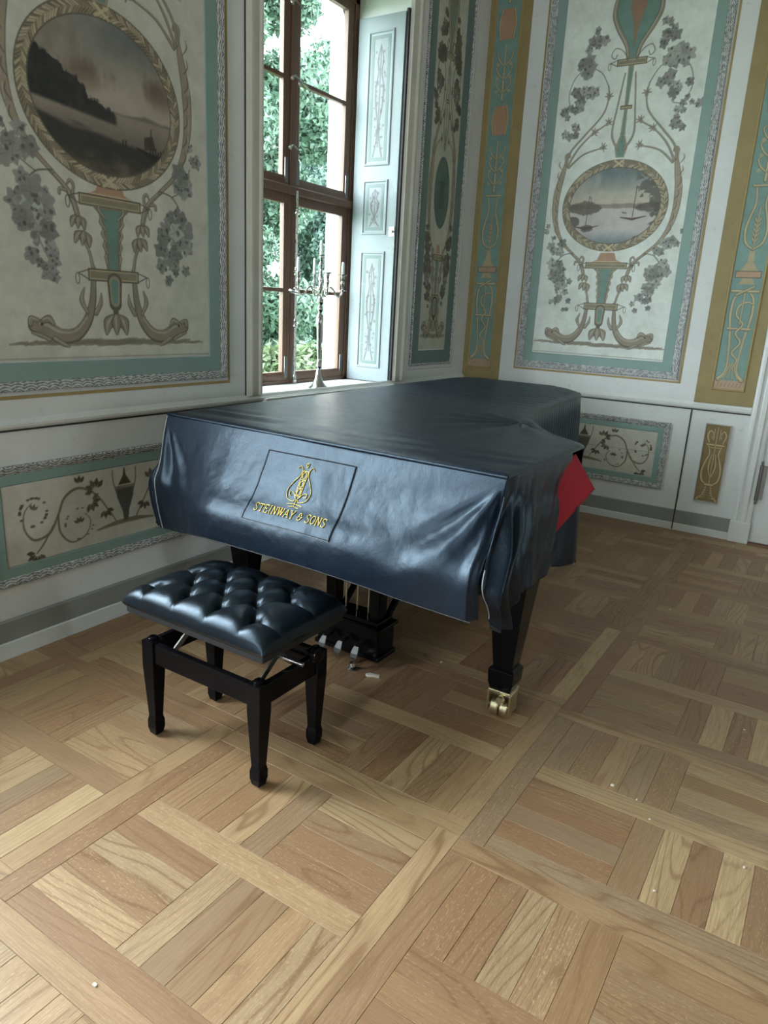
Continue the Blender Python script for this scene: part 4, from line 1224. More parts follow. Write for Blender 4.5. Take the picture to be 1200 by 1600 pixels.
def tree(x, y, hgt, rad, n, mat, label, seed, low=0.15, size=0.13):
    t = thing('tree', (x, y, -1.2), label, 'tree', 'trees outside the window')
    g = random.Random(seed)
    m = MB(); m.tube([(x, y, -1.25), (x + 0.1, y, hgt * 0.3), (x + 0.05, y + 0.1, hgt * 0.7), (x, y, hgt * 0.9)], [0.22, 0.17, 0.10, 0.03], 9)
    obj('trunk', m, MAT['bark'], t, smooth=60)
    blobs = []
    for k in range(26):
        zz = -1.2 + (hgt + 1.2) * (low + (0.97 - low) * (k + 0.5) / 26)
        f = math.sin(PI * min(1, max(0.05, (k + 3) / 30))) ** 0.6
        a = g.uniform(0, 6.3); q = rad * f * g.uniform(0.25, 0.8)
        s = rad * g.uniform(0.28, 0.5)
        blobs.append((x + q * math.cos(a), y + q * math.sin(a), zz, s, s, s * 0.8))
    leaf_mesh('crown', blobs, n, size, mat, t, seed)
tree(-9.6, 10.2, 9.0, 1.7, 110000, MAT['leaf_green'], 'tall green tree filling the panes beside the mullion', 1, size=0.058)
tree(-11.4, 15.2, 4.9, 1.9, 110000, MAT['leaf_blue_green'], 'lower blue-green tree behind the candelabra', 2, 0.03, 0.062)
tree(-15.5, 19.5, 9.4, 1.7, 9000, MAT['leaf_green'], 'slender tree with loose leafy branches against the bright sky', 3, 0.35, 0.10)
tree(-16.8, 15.6, 7.0, 2.6, 50000, MAT['leaf_blue_green'], 'broad blue-green tree standing far behind the others', 4, 0.05, 0.11)
tree(-7.4, 4.2, 9.0, 1.8, 30000, MAT['leaf_green'], 'unseen dense green tree added outside the window to shade the recess', 7, 0.08, 0.16)  # out of view, added to block sky light from the shutter
def shrub(x, y, hgt, rad, n, mat, label, seed):
    t = thing('shrub', (x, y, -1.2), label, 'shrub', 'shrubs outside the window')
    g = random.Random(seed)
    m = MB()
    for k in range(5): m.tube([(x, y, -1.22), (x + g.uniform(-.3, .3), y + g.uniform(-.3, .3), -1.2 + hgt * 0.6)], [0.03, 0.012], 6)
    obj('stem', m, MAT['bark'], t)
    leaf_mesh('crown', [(x + g.uniform(-.6, .6) * rad, y + g.uniform(-.6, .6) * rad, -1.2 + hgt * g.uniform(0.2, 0.8), rad * 0.5, rad * 0.5, hgt * 0.28) for k in range(12)], n, 0.055, mat, t, seed)
shrub(-5.9, 6.5, 2.1, 0.65, 22000, MAT['leaf_yellow_green'], 'yellow-green shrub low in the narrower lower panes', 5)
shrub(-6.6, 8.7, 2.2, 0.7, 22000, MAT['leaf_yellow_green'], 'yellow-green shrub behind the candelabra stem', 6)
# ------------------------------------------------------------------ grand piano (under its cover)
ZT = 1.03
PX0, PX1 = -2.285, -0.795
LAC = MAT['black_lacquer']
piano = thing('grand_piano', (-1.54, 3.2, 0), 'black lacquered concert grand piano under a dark leather cover', 'piano')
rightE = [(1.93, -0.776), (2.62, -0.772), (2.66, -0.79), (2.72, -0.85), (2.79, -0.95), (2.92, -1.05), (3.13, -1.174), (3.30, -1.235), (3.48, -1.267), (3.87, -1.312), (4.31, -1.349), (4.50, -1.385), (4.62, -1.44), (4.746, -1.54), (4.82, -1.64), (4.87, -1.77)]
leftE = [(1.93, -2.30), (2.53, -2.315), (3.17, -2.34), (4.06, -2.377), (4.70, -2.39), (4.80, -2.37), (4.87, -2.30)]
def xr(y): return np.interp(y, [p[0] for p in rightE], [p[1] for p in rightE])
def xl(y): return np.interp(y, [p[0] for p in leftE], [p[1] for p in leftE])
ys = [2.02, 2.3, 2.6, 2.66, 2.72, 2.79, 2.92, 3.13, 3.3, 3.48, 3.87, 4.31, 4.5, 4.62, 4.74, 4.82]
I = 0.035
rim = [(float(xr(y)) - I, y) for y in ys] + [(float(xl(y)) + I, y) for y in ys[::-1]]
obj('case', MB().prism(rim, 0.66, 0.985), LAC, piano, bevel=0.004)
obj('lid', MB().prism([(x + 0.008 * (1 if x > -1.7 else -1), y) for x, y in rim], 0.988, 1.012), LAC, piano, bevel=0.004)
for x0 in (PX0 + 0.01, PX1 - 0.13): obj('key_arm', MB().prism([(x0, 1.96), (x0 + 0.12, 1.96), (x0 + 0.12, 2.03), (x0, 2.03)], 0.66, 0.80), LAC, piano, bevel=0.01)
obj('keybed', MB().box(-2.02, PX1 - 0.03, 1.87, 2.05, 0.64, 0.72), LAC, piano, bevel=0.004)
obj('fallboard', MB().box(-2.02, PX1 - 0.14, 1.91, 2.03, 0.72, 0.80), LAC, piano, bevel=0.02)

def rect(cx, cy, a, b, z): return [(cx - a, cy - b, z), (cx + a, cy - b, z), (cx + a, cy + b, z), (cx - a, cy + b, z)]
def piano_leg(x, y):
    m = MB(); m.loft([rect(x, y, 0.075, 0.075, 0.66), rect(x, y, 0.072, 0.072, 0.58), rect(x, y, 0.038, 0.038, 0.205)])
    leg = obj('leg', m, LAC, piano, bevel=0.004)
    m = MB(); m.loft([rect(x, y, 0.040, 0.040, 0.214), rect(x, y, 0.051, 0.051, 0.202), rect(x, y, 0.049, 0.049, 0.150), rect(x, y, 0.040, 0.040, 0.120)])
    obj('leg_collar', m, LAC, leg, bevel=0.003)
    m = MB()
    m.box(x - 0.045, x + 0.045, y - 0.045, y + 0.045, 0.106, 0.120)
    m.box(x - 0.048, x - 0.038, y - 0.045, y + 0.03, 0.030, 0.112); m.box(x + 0.040, x + 0.048, y - 0.045, y + 0.03, 0.030, 0.112)
    cast = obj('caster', m, MAT['brass'], leg, bevel=0.003)
    m = MB(); m.lathe([(0.0, -0.014), (0.014, -0.014), (0.017, -0.006), (0.017, 0.010), (0.010, 0.014)], (x + 0.012, y - 0.050, 0.090), 16, axis='y')
    obj('caster_screw', m, MAT['brass'], leg, smooth=40)
    m = MB()
    for s in (-1, 1): m.lathe([(0.0, -0.016), (0.036, -0.016), (0.040, -0.012), (0.040, 0.012), (0.036, 0.016), (0, 0.016)], (x + 0.004 + s * 0.019, y - 0.012, 0.041), 26, axis='x')
    m.lathe([(0.012, -0.045), (0.012, 0.045)], (x, y - 0.012, 0.041), 10, axis='x')
    obj('caster_wheel', m, MAT['brass'], leg, smooth=40)
piano_leg(-0.872, 2.335); piano_leg(-2.19, 2.335); piano_leg(-1.86, 4.35)

# pedal lyre
LX = -1.60; LY = 2.40
ly = obj('lyre_box', MB().box(LX - 0.17, LX + 0.15, LY - 0.06, LY + 0.07, 0.045, 0.165), LAC, piano, bevel=0.006)
m = MB(); m.box(LX - 0.185, LX + 0.165, LY - 0.075, LY + 0.08, 0.165, 0.182); m.box(LX - 0.165, LX + 0.145, LY - 0.055, LY + 0.06, 0.182, 0.205)
obj('lyre_top', m, LAC, ly, bevel=0.005)
m = MB(); m.box(LX - 0.18, LX + 0.16, LY - 0.068, LY + 0.075, 0.030, 0.050)
obj('lyre_base', m, LAC, ly, bevel=0.004)
for x in (LX - 0.125, LX + 0.105):
    m = MB(); m.loft([rect(x, LY, 0.026, 0.030, 0.20), rect(x, LY, 0.028, 0.034, 0.66)])
    obj('lyre_post', m, LAC, piano, bevel=0.004)
    m = MB(); m.tube([(x + 0.02, LY + 0.05, 0.20), (x + 0.05, LY + 0.50, 0.66)], 0.016, 8)
    obj('lyre_brace', m, LAC, piano, smooth=60)
for k in (-1, 0, 1):
    m = MB(); m.tube([(LX - 0.01 + k * 0.06, LY + 0.01, 0.20), (LX - 0.01 + k * 0.06, LY + 0.01, 0.66)], 0.0045, 8)
    obj('pedal_rod', m, MAT['brass'], piano, smooth=60)
    x = LX - 0.01 + k * 0.085
    P = [(x, LY - 0.05, 0.098), (x, LY - 0.08, 0.102), (x, LY - 0.11, 0.092), (x, LY - 0.128, 0.066), (x, LY - 0.134, 0.052)]
    secs = []
    for (a, b, cz), w, t in zip(P, (0.009, 0.010, 0.013, 0.019, 0.014), (0.008, 0.008, 0.008, 0.007, 0.005)):
        secs.append([(a - w, b, cz - t), (a + w, b, cz - t), (a + w, b, cz + t), (a - w, b, cz + t)])
    m = MB(); m.loft(secs); obj('pedal', m, MAT['dull_steel'], piano, bevel=0.003)
    if k == 1:
        m = MB(); m.lathe([(0.0, 0.0), (0.022, 0.0), (0.024, 0.006), (0.014, 0.014), (0.012, 0.030)], (x - 0.004, LY - 0.128, 0.0005), 16)
        obj('pedal_stop', m, MAT['steel'], piano, smooth=40)

# ------------------------------------------------------------------ leather cover
cov = thing('piano_cover', (-1.54, 3.2, 0.55), 'dark blue-black leather cover with red lining draped over the grand piano', 'cover')
LEA, RED = MAT['cover_leather'], MAT['red_lining']
def sheet(name, A, parent, mats=(LEA, MAT['black_cloth']), out=None, thick=0.003):  # black inner side stands in for shade in the slits; lining is red
    me_mb = MB().grid(A)
    N = np.cross(A[:-1, 1:] - A[:-1, :-1], A[1:, :-1] - A[:-1, :-1])
    O = np.array(out, float) if out is not None else (A[:-1, :-1] - np.array((-1.75, 3.2, 0.8))) * np.array((1, 1, 0))
    if (N * O).sum() < 0: me_mb.f = [f[::-1] for f in me_mb.f]
    o = obj(name, me_mb, list(mats), parent, smooth=180, fixn=False)
    sdf = o.modifiers.new('solid', 'SOLIDIFY'); sdf.thickness = thick; sdf.offset = -1; sdf.material_offset = 1; sdf.material_offset_rim = 0
    return o
def wrink(x, y, f=6.0): return fbm(x * f + 3.1, y * f + 7.7, 4) - 0.47
# top
tj = np.concatenate([np.linspace(0, 0.02, 5)[:-1], np.linspace(0.02, 0.9, 190)[:-1], np.linspace(0.9, 1.0, 50)])
ti = np.concatenate([np.linspace(0, 0.02, 6)[:-1], np.linspace(0.02, 0.98, 150)[:-1], np.linspace(0.98, 1, 6)])
TJ, TI = np.meshgrid(tj, ti, indexing='ij')
Y0 = 1.93 + TJ * (4.87 - 1.93)
X = xl(Y0) + TI * (xr(Y0) - xl(Y0))
def yfront(x): return 1.93 + 0.065 * np.clip((-0.776 - x) / 1.53, 0, 1)
Yt = Y0 + (yfront(X) - 1.93) * (1 - TJ)
edge = np.minimum(np.minimum(X - xl(Y0), xr(Y0) - X), np.minimum(Yt - yfront(X), 4.87 - Y0))
Z = ZT - 0.010 * np.exp(-edge / 0.010)
Z += 0.006 * wrink(X, Yt, 2.2) * sm(edge, 0, 0.15)
# long soft folds: parallel to the front edge and drawn towards the bent side
Z += 0.0045 * sm(edge, 0.0, 0.06) * (np.sin((Yt - 0.10 * X) * 46 + 3 * wrink(X, Yt, 1.5)) * np.exp(-((Yt - 2.15) / 0.10) ** 2))
dc = np.hypot(X + 1.15, Yt - 2.95); an = np.arctan2(Yt - 2.95, X + 1.15)
Z += 0.006 * np.sin(an * 11 + 4 * wrink(X, Yt, 2)) * np.exp(-(dc / 0.42) ** 2) * sm(edge, 0, 0.08)
Z += 0.003 * np.sin(Yt * 60 + 14 * wrink(X, Yt, 2)) * sm(Yt, 3.2, 3.8) * sm(edge, 0, 0.08)
Z += 0.0016 * wrink(X, Yt * 0.6, 22)
A = np.stack([X, Yt, Z], -1)
top = sheet('cover_top', A, cov, out=(0, 0, 1))
top['label'] = 'flat leather top of the cover'

# front apron: profile (y, z) at three stations, arc-length parameter t
PRL = [(1.995, 1.022), (1.972, 0.95), (1.93, 0.82), (1.905, 0.76), (1.910, 0.70), (1.925, 0.62), (1.945, 0.545)]
PRM = [(1.962, 1.022), (1.928, 0.95), (1.862, 0.83), (1.812, 0.772), (1.790, 0.735), (1.784, 0.69), (1.788, 0.628)]
PRR = [(1.930, 1.022), (1.905, 0.95), (1.852, 0.84), (1.812, 0.775), (1.795, 0.73), (1.792, 0.68), (1.800, 0.598)]
def prof_curve(P):
    C = np.array(catmull(P, 12)); L = np.concatenate([[0], np.cumsum(np.hypot(*np.diff(C, axis=0).T))])
    return C, L / L[-1], L[-1]
CU = [prof_curve(P) for P in (PRL, PRM, PRR)]
FXL, FXR = -2.305, -0.776
def front(x, t):
    x = np.asarray(x, float); t = np.asarray(t, float)
    w = (x - FXL) / (FXR - FXL)
    q = []
    for C, L, _ in CU: q.append((np.interp(t, L, C[:, 0]), np.interp(t, L, C[:, 1])))
    a = 1 - sm(w, 0.0, 0.30); b = sm(w, 0.55, 1.0); mdl = 1 - a - b
    y = a * q[0][0] + mdl * q[1][0] + b * q[2][0]
    z = a * q[0][1] + mdl * q[1][1] + b * q[2][1]
    k = sm(t, 0.05, 0.3)
    # creases fanning out of the two upper corners, rumples on the knee, soft hang below
    f = 0
    s = t * 0.46
    dr = np.hypot(x - FXR, s); ar = np.arctan2(s, FXR - x + 1e-6)
    f = f + 0.010 * np.sin(ar * 13 + 2.5 * wrink(x, s, 4)) * np.exp(-((dr - 0.24) / 0.20) ** 2) * sm(ar, 0.5, 0.9)
    f = f + 0.004 * np.sin(ar * 9 + 1.0) * np.exp(-((dr - 0.35) / 0.25) ** 2) * (1 - sm(ar, 0.3, 0.8))
    dl = np.hypot(x - FXL, s); al = np.arctan2(s, x - FXL + 1e-6)
    f = f + 0.009 * np.sin(al * 15 + 2 * wrink(x, s, 5)) * np.exp(-((dl - 0.20) / 0.14) ** 2) * sm(al, 0.7, 1.05)
    f = f + 0.014 * wrink(x, s, 4.0) + 0.0035 * wrink(x * 1.6, s, 11) + 0.0012 * wrink(x, s, 40)
    f = f + 0.010 * wrink(x, s * 0.5, 4) * sm(t, 0.65, 1)
    y = y - f * k
    z = z + 0.3 * f * k
    return x + 0 * t, y, z
def frontN(x, t):
    e = 1e-3
    p = np.array(front(x, t)); a = np.array(front(x + e, t)) - p; b = np.array(front(x, t + e)) - p
    n = np.cross(a, b); n /= np.linalg.norm(n) + 1e-12
    return n if n[1] < 0 else -n
us = np.linspace(0, 1, 260); ts = np.linspace(0, 1, 90)
T_, U_ = np.meshgrid(ts, us, indexing='ij')
xlft = FXL + 0.0 * T_
xrgt = FXR - 0.006 * np.sin(T_ * PI) - 0.010 * T_
Xf, Yf, Zf = front(xlft + U_ * (xrgt - xlft), T_)
Yf = Yf + 0.035 * sm(U_, 0.982, 1.0) * sm(T_, 0.03, 0.3)
Zf = Zf + 0.006 * wrink(Xf, 0 * Xf, 3) * sm(T_, 0.8, 1)
fa = sheet('front_apron', np.stack([Xf, Yf, Zf], -1), cov, out=(0, -1, 0.2))

A = np.zeros((50, 16, 3))                 # cloth bunched out past the bass corner
for j, t in enumerate(np.linspace(0, 1, 50)):
    px_, py_, pz_ = (float(v) for v in front(FXL, t))
    w_ = float(np.interp(t, [0, 0.3, 0.48, 0.62, 0.8, 1.0], [0.006, 0.030, 0.070, 0.092, 0.090, 0.080]))
    for i, u in enumerate(np.linspace(0, 1, 16)):
        A[j, i] = (px_ + 0.004 - w_ * u, py_ + 0.006 + 0.045 * u * u - 0.012 * math.sin(u * 9) * sm(t, 0.2, 0.6), pz_ - 0.012 * u * t)
sheet('corner_gusset', A, cov, out=(0, -1, 0))
def piece(name, base, bottom, rows, flare, wob, mats=(LEA, MAT['black_cloth']), shift=None):
    """hanging apron: base = list of (x, y) along the edge; bottom(s) z of the hem; flare(s, t) outward offset"""
    B = np.array(base, float)
    sl = np.concatenate([[0], np.cumsum(np.hypot(*np.diff(B, axis=0).T))])
    tg = np.gradient(B, axis=0); tg /= np.linalg.norm(tg, axis=1)[:, None] + 1e-9
    nr = np.stack([tg[:, 1], -tg[:, 0]], 1)
    t = np.linspace(0, 1, rows)[:, None]
    s = sl[None, :]
    off = flare(s, t) + wob(s, t)
    z = (ZT - 0.008) * (1 - t) + bottom(s) * t
    A = np.zeros((rows, len(B), 3))
    A[..., 0] = B[None, :, 0] + nr[None, :, 0] * off
    A[..., 1] = B[None, :, 1] + nr[None, :, 1] * off
    A[..., 2] = z
    if shift is not None: A[..., 1] += shift(s, t)
    return sheet(name, A, cov, mats=mats)
# treble side piece: gathered pleats at the front corner
yy = np.linspace(1.935, 2.49, 190)
base = [(float(xr(y)), y) for y in yy]
hem = lambda s: np.interp(s, [0, 0.03, 0.06, 0.10, 0.13, 0.22, 0.38, 0.555], [0.585, 0.535, 0.525, 0.545, 0.615, 0.605, 0.61, 0.655])
pl = lambda s, t: 0.034 * sm(s, 0.0, 0.035) * sm(t, 0.02, 0.5) * np.exp(-(s / 0.15) ** 2) * np.sin(s * 118 + 4 * t + 1.0) + 0.004 * np.sin(s * 48 + 9 * t) * sm(t, 0, 0.3) + 0.010 * wrink(s + 5, t, 5) * sm(t, 0, 0.3)
CR_, LR_, _ = CU[2]
shf = lambda s, t: (np.interp(np.clip(t * 0.92, 0, 1), LR_, CR_[:, 0]) - 1.93 + 0.004 + 0.085 * sm(t, 0.66, 1.0)) * np.exp(-(s / 0.16) ** 2)
piece('side_apron', base, hem, 60, lambda s, t: (0.006 + 0.012 * t) * sm(s, 0.0, 0.05) - 0.004 * (1 - sm(s, 0, 0.05)), pl, shift=lambda s, t: shf(s, t))
m = MB()                                   # pale stitching along the slit of the pleated corner
obj_hem = []
for t in np.linspace(0.60, 1.0, 14):
    z_ = (ZT - 0.008) * (1 - t) + float(hem(np.array([0.0]))[0]) * t
    o_ = -0.004 + float(pl(np.array([[0.0]]), np.array([[t]]))[0, 0])
    obj_hem.append((base[0][0] + o_ + 0.002, base[0][1] - 0.002 + float(shf(np.array([[0.0]]), np.array([[t]]))[0, 0]), z_))
m.tube(obj_hem, 0.0016, 5); obj('slit_stitching', m, MAT['pale_stitch'], cov)
# flap further along whose corner is folded out, showing the lining
A = np.zeros((30, 40, 3))
for j, t in enumerate(np.linspace(0, 1, 30)):
    for i, u in enumerate(np.linspace(0, 1, 40)):
        y = 2.36 + 0.125 * u + 0.045 * t * u + 0.05 * sm(u, 0.85, 1.0)
        x = -0.786 + 0.075 * u - 0.012 * math.sin(u * 6 + 2 * t) * (1 - u) - 0.03 * sm(u, 0.90, 1.0)
        z = ((0.735 + 0.115 * u) * (1 - t) + (0.615 - 0.012 * sm(u, 0, 0.8) + 0.02 * sm(u, 0.85, 1)) * t)
        A[j, i] = (x, y, z)
sheet('rear_flap', A, cov, out=(1, -0.3, 0))
tri = [(-0.770, 2.536, 1.010), (-0.690, 2.555, 0.888), (-0.764, 2.345, 0.735), (-0.775, 2.39, 1.00)]
A = np.zeros((16, 16, 3))
for j, v in enumerate(np.linspace(0, 1, 16)):
    for i, u in enumerate(np.linspace(0, 1, 16)):
        p = (1 - u) * (1 - v) * np.array(tri[3]) + u * (1 - v) * np.array(tri[0]) + u * v * np.array(tri[1]) + (1 - u) * v * np.array(tri[2])
        p[0] += 0.012 * math.sin(PI * u) * math.sin(PI * v)
        A[j, i] = p
sheet('folded_corner', A, cov, mats=(RED, LEA), out=(1, -0.3, 0))['label'] = 'folded-out corner showing red lining'
# bent side, tail, far end and straight side
loop = [(float(xr(y)), y) for y in np.linspace(2.64, 4.87, 420)] + [(x, 4.87) for x in np.linspace(-1.78, -2.30, 80)[1:]] + [(float(xl(y)), y) for y in np.linspace(4.869, 2.0, 420)]
L1 = sum(math.dist(loop[k], loop[k + 1]) for k in range(419)); 
LT = sum(math.dist(loop[k], loop[k + 1]) for k in range(len(loop) - 1))
piece('bentside_apron', loop, lambda s: 0.56 + 0.01 * np.sin(s * 5) - 0.02 * sm(s, LT - 0.6, LT), 26,
      lambda s, t: 0.006 + 0.02 * t + 0.075 * sm(t, 0.3, 0.62) * sm(s, LT - 0.32, LT - 0.05),
      lambda s, t: 0.0045 * np.sin(s * 120 + 2 * t + 4 * wrink(s, t, 3)) * sm(t, 0.0, 0.25) + 0.012 * wrink(s, t * 0.4, 6) * sm(t, 0, 0.4))
# piping along the top edges
m = MB(); m.tube([(x, float(yfront(x)) - 0.002, 1.022) for x in np.linspace(FXL, FXR, 60)], 0.007, 8)
obj('front_piping', m, LEA, cov, smooth=60)
m = MB(); m.tube([(x + 0.002, y, 1.022) for x, y in [(float(xr(y)), y) for y in np.linspace(1.93, 4.6, 90)]], 0.005, 7)
obj('side_piping', m, LEA, cov, smooth=60)
m = MB(); m.tube([tuple(map(float, (FXL - 0.001, front(FXL, t)[1], front(FXL, t)[2]))) for t in np.linspace(0, 1, 30)], 0.002, 6)
obj('left_stitching', m, MAT['pale_stitch'], cov, smooth=60)
m = MB(); m.tube([tuple(map(float, front(x, 1.0))) for x in np.linspace(FXL + 0.01, FXR - 0.02, 80)], 0.0022, 6)
obj('hem_piping', m, MAT['dark_stitch'], cov, smooth=60)

# stitched patch, embroidered lyre and lettering on the front
def onf(x, t, lift=0.003):
    p = np.array(front(x, t)); return tuple(p + lift * frontN(x, t))
PXa, PXb, PTa, PTb = -1.705, -1.318, 0.135, 0.745
us2 = np.linspace(0, 1, 70); vs2 = np.linspace(0, 1, 60)
A = np.array([[onf(PXa + (PXb - PXa) * u, PTa + (PTb - PTa) * v, 0.0022) for u in us2] for v in vs2])
patch = sheet('stitched_patch', A, cov, mats=(LEA, LEA), thick=0.0015, out=(0, -1, 0.2))
m = MB()
def stitch(p, q, n):
    for k in range(n):
        a, b = k / n, (k + 0.62) / n
        f_ = lambda r: onf(p[0] + (q[0] - p[0]) * r, p[1] + (q[1] - p[1]) * r, 0.0042)
        m.tube([f_(a), f_((a + b) / 2), f_(b)], 0.0013, 5)
e = 0.012
for p, q, n in (((PXa, PTa), (PXb, PTa), 60), ((PXb, PTa), (PXb, PTb), 44), ((PXa, PTa), (PXa, PTb), 44)): stitch(p, q, n)
obj('seam_stitching', m, MAT['dark_stitch'], patch)
m = MB(); stitch((PXa, PTb), (PXb, PTb), 60)
obj('lower_seam_stitching', m, MAT['pale_stitch'], patch)

def emb(strokes, ox, ot, sx, st_, r, name):
    """strokes in unit space (x right, y up) laid on the front leather"""
    m = MB()
    for s in strokes:
        P = [tuple(q) for q in (catmull(s, 6) if len(s) > 2 else [s[0], ((s[0][0] + s[1][0]) / 2, (s[0][1] + s[1][1]) / 2), s[1]])]
        m.tube([onf(ox + p[0] * sx, ot - p[1] * st_, 0.0045) for p in P], r, 6)
    return obj(name, m, MAT['gold_thread'], patch, smooth=60)
k_ = 1 / 0.40                       # metres of fall to t
ly_s = []
for s in (-1, 1):
    ly_s += [[(s * 0.02, 0.16), (s * 0.10, 0.10), (s * 0.28, 0.16), (s * 0.34, 0.34), (s * 0.24, 0.54), (s * 0.13, 0.70), (s * 0.10, 0.84), (s * 0.17, 0.92), (s * 0.24, 0.86)],
             [(s * 0.02, 0.16), (s * 0.14, 0.30), (s * 0.24, 0.32), (s * 0.24, 0.24), (s * 0.18, 0.24)],
             [(s * 0.07, 0.20), (s * 0.08, 0.82)]]
ly_s += [[(-0.10, 0.82), (0.10, 0.82)], [(-0.09, 0.62), (0.09, 0.62)], [(-0.09, 0.42), (0.09, 0.42)], [(-0.09, 0.24), (0.09, 0.24)],
         [(0, 0.0), (0, 0.16)], [(-0.22, 0.02), (0, 0.045), (0.22, 0.02)], [(-0.14, -0.04), (0, -0.02), (0.14, -0.04)]]
for zc in (0.72, 0.52, 0.33): ly_s.append([(0.05 * math.cos(a), zc + 0.07 * math.sin(a)) for a in np.linspace(0, 2 * PI, 9)])
ly_s.append([(0.03 * math.cos(a), 0.96 + 0.05 * math.sin(a)) for a in np.linspace(0, 2 * PI, 9)])
emb(ly_s, -1.512, 0.545, 0.150, 0.142 * k_, 0.0016, 'embroidered_lyre')
GL = {'S': [[(0.60, 0.82), (0.50, 0.97), (0.25, 1.0), (0.08, 0.85), (0.15, 0.64), (0.48, 0.42), (0.60, 0.22), (0.42, 0.02), (0.18, 0.02), (0.05, 0.18)], [(0.60, 0.98), (0.60, 0.80)], [(0.05, 0.02), (0.05, 0.2)]],
      'T': [[(0.0, 0.98), (0.8, 0.98)], [(0.4, 0.98), (0.4, 0.0)], [(0.26, 0.0), (0.54, 0.0)], [(0.0, 0.98), (0.0, 0.78)], [(0.8, 0.98), (0.8, 0.78)]],
      'E': [[(0.1, 0.0), (0.1, 1.0)], [(0.0, 1.0), (0.62, 1.0)], [(0.1, 0.52), (0.45, 0.52)], [(0.0, 0.0), (0.65, 0.0)], [(0.62, 1.0), (0.62, 0.82)], [(0.65, 0.0), (0.65, 0.2)], [(0.45, 0.62), (0.45, 0.42)]],
      'I': [[(0.2, 0.0), (0.2, 1.0)], [(0.05, 0.0), (0.35, 0.0)], [(0.05, 1.0), (0.35, 1.0)]],
      'N': [[(0.12, 0.0), (0.12, 1.0)], [(0.12, 1.0), (0.70, 0.0)], [(0.70, 0.0), (0.70, 1.0)], [(0.0, 0.0), (0.24, 0.0)], [(0.58, 1.0), (0.82, 1.0)], [(0.0, 1.0), (0.14, 1.0)]],
      'W': [[(0.05, 1.0), (0.30, 0.0)], [(0.30, 0.0), (0.52, 0.95)], [(0.52, 0.95), (0.76, 0.0)], [(0.76, 0.0), (1.0, 1.0)], [(-0.05, 1.0), (0.18, 1.0)], [(0.88, 1.0), (1.1, 1.0)], [(0.42, 1.0), (0.62, 1.0)]],
      'A': [[(0.05, 0.0), (0.40, 1.0)], [(0.40, 1.0), (0.76, 0.0)], [(0.18, 0.36), (0.62, 0.36)], [(-0.05, 0.0), (0.16, 0.0)], [(0.64, 0.0), (0.88, 0.0)]],
      'Y': [[(0.05, 1.0), (0.38, 0.48)], [(0.72, 1.0), (0.38, 0.48)], [(0.38, 0.48), (0.38, 0.0)], [(-0.06, 1.0), (0.16, 1.0)], [(0.6, 1.0), (0.82, 1.0)], [(0.24, 0.0), (0.52, 0.0)]],
      'O': [[(0.36 + 0.34 * math.cos(a), 0.5 + 0.5 * math.sin(a)) for a in np.linspace(0, 2 * PI, 13)]],
      '&': [[(0.62, 0.62), (0.50, 0.86), (0.26, 0.90), (0.18, 0.68), (0.36, 0.54)], [(0.36, 0.54), (0.10, 0.42), (0.10, 0.14), (0.34, 0.02), (0.58, 0.14), (0.72, 0.42)], [(0.60, 0.44), (0.84, 0.44)]]}
WID = {'S': 0.66, 'T': 0.8, 'E': 0.68, 'I': 0.4, 'N': 0.82, 'W': 1.08, 'A': 0.82, 'Y': 0.78, 'O': 0.72, '&': 0.84, ' ': 0.34}
text = 'STEINWAY & SONS'
tot = sum(WID[ch] + 0.17 for ch in text)
cw, cur = 0.318 / tot, 0.0
strokes = []
for ch in text:
    hgt = 1.0
    mid = (cur + WID[ch] / 2) / tot - 0.5
    dip = 0.0
    for s in GL.get(ch, []): strokes.append([(cur + p[0], p[1] * hgt + dip) for p in s])
    cur += WID[ch] + 0.17
emb(strokes, -1.668, 0.655, cw, 0.027 * k_, 0.0017, 'embroidered_lettering')

# ------------------------------------------------------------------ piano bench
bx = [-1.83, -1.30]; byy = [1.44, 1.775]
bench = thing('piano_bench', (-1.565, 1.607, 0), 'black lacquered piano bench with tufted leather seat', 'bench')
FT = 0.366
for sx, x in ((1, bx[0]), (-1, bx[1])):
    for sy, y in ((1, byy[0]), (-1, byy[1])):
        def R4(w, z, d=0.0): return [(x, y, z), (x + sx * w, y, z), (x + sx * w, y + sy * w, z), (x, y + sy * w, z)]
        def Rc(w, z): 
            c_ = 0.026
            cx_, cy_ = x + sx * c_, y + sy * c_
            return [(cx_ - sx * w, cy_ - sy * w, z), (cx_ + sx * w, cy_ - sy * w, z), (cx_ + sx * w, cy_ + sy * w, z), (cx_ - sx * w, cy_ + sy * w, z)]
        m = MB(); m.loft([Rc(0.027, FT), Rc(0.027, 0.27), Rc(0.0175, 0.075), Rc(0.021, 0.058), Rc(0.021, 0.030), Rc(0.016, 0.006)])
        leg = obj('leg', m, LAC, bench, bevel=0.0025)
        m = MB(); m.lathe([(0.0, 0.0), (0.011, 0.0), (0.011, 0.007), (0.0, 0.007)], (x + sx * 0.026, y + sy * 0.026, 0.0), 12)
        obj('glide', m, MAT['steel'], leg)
        m = MB(); m.lathe([(0.018, 0.0), (0.018, 0.008), (0.013, 0.012), (0.008, 0.012), (0.008, 0.006), (0.0, 0.006)], (x + sx * 0.026, y + sy * 0.026, FT - 0.001), 16)
        obj('corner_cap', m, MAT['black_lacquer'], leg, smooth=40)
RZ = 0.288
for y in (byy[0] + 0.006, byy[1] - 0.028): obj('rail', MB().box(bx[0] + 0.05, bx[1] - 0.05, y, y + 0.022, RZ, FT - 0.004), LAC, bench, bevel=0.003)
for x in (bx[0] + 0.006, bx[1] - 0.028): obj('rail', MB().box(x, x + 0.022, byy[0] + 0.05, byy[1] - 0.05, RZ, FT - 0.004), LAC, bench, bevel=0.003)
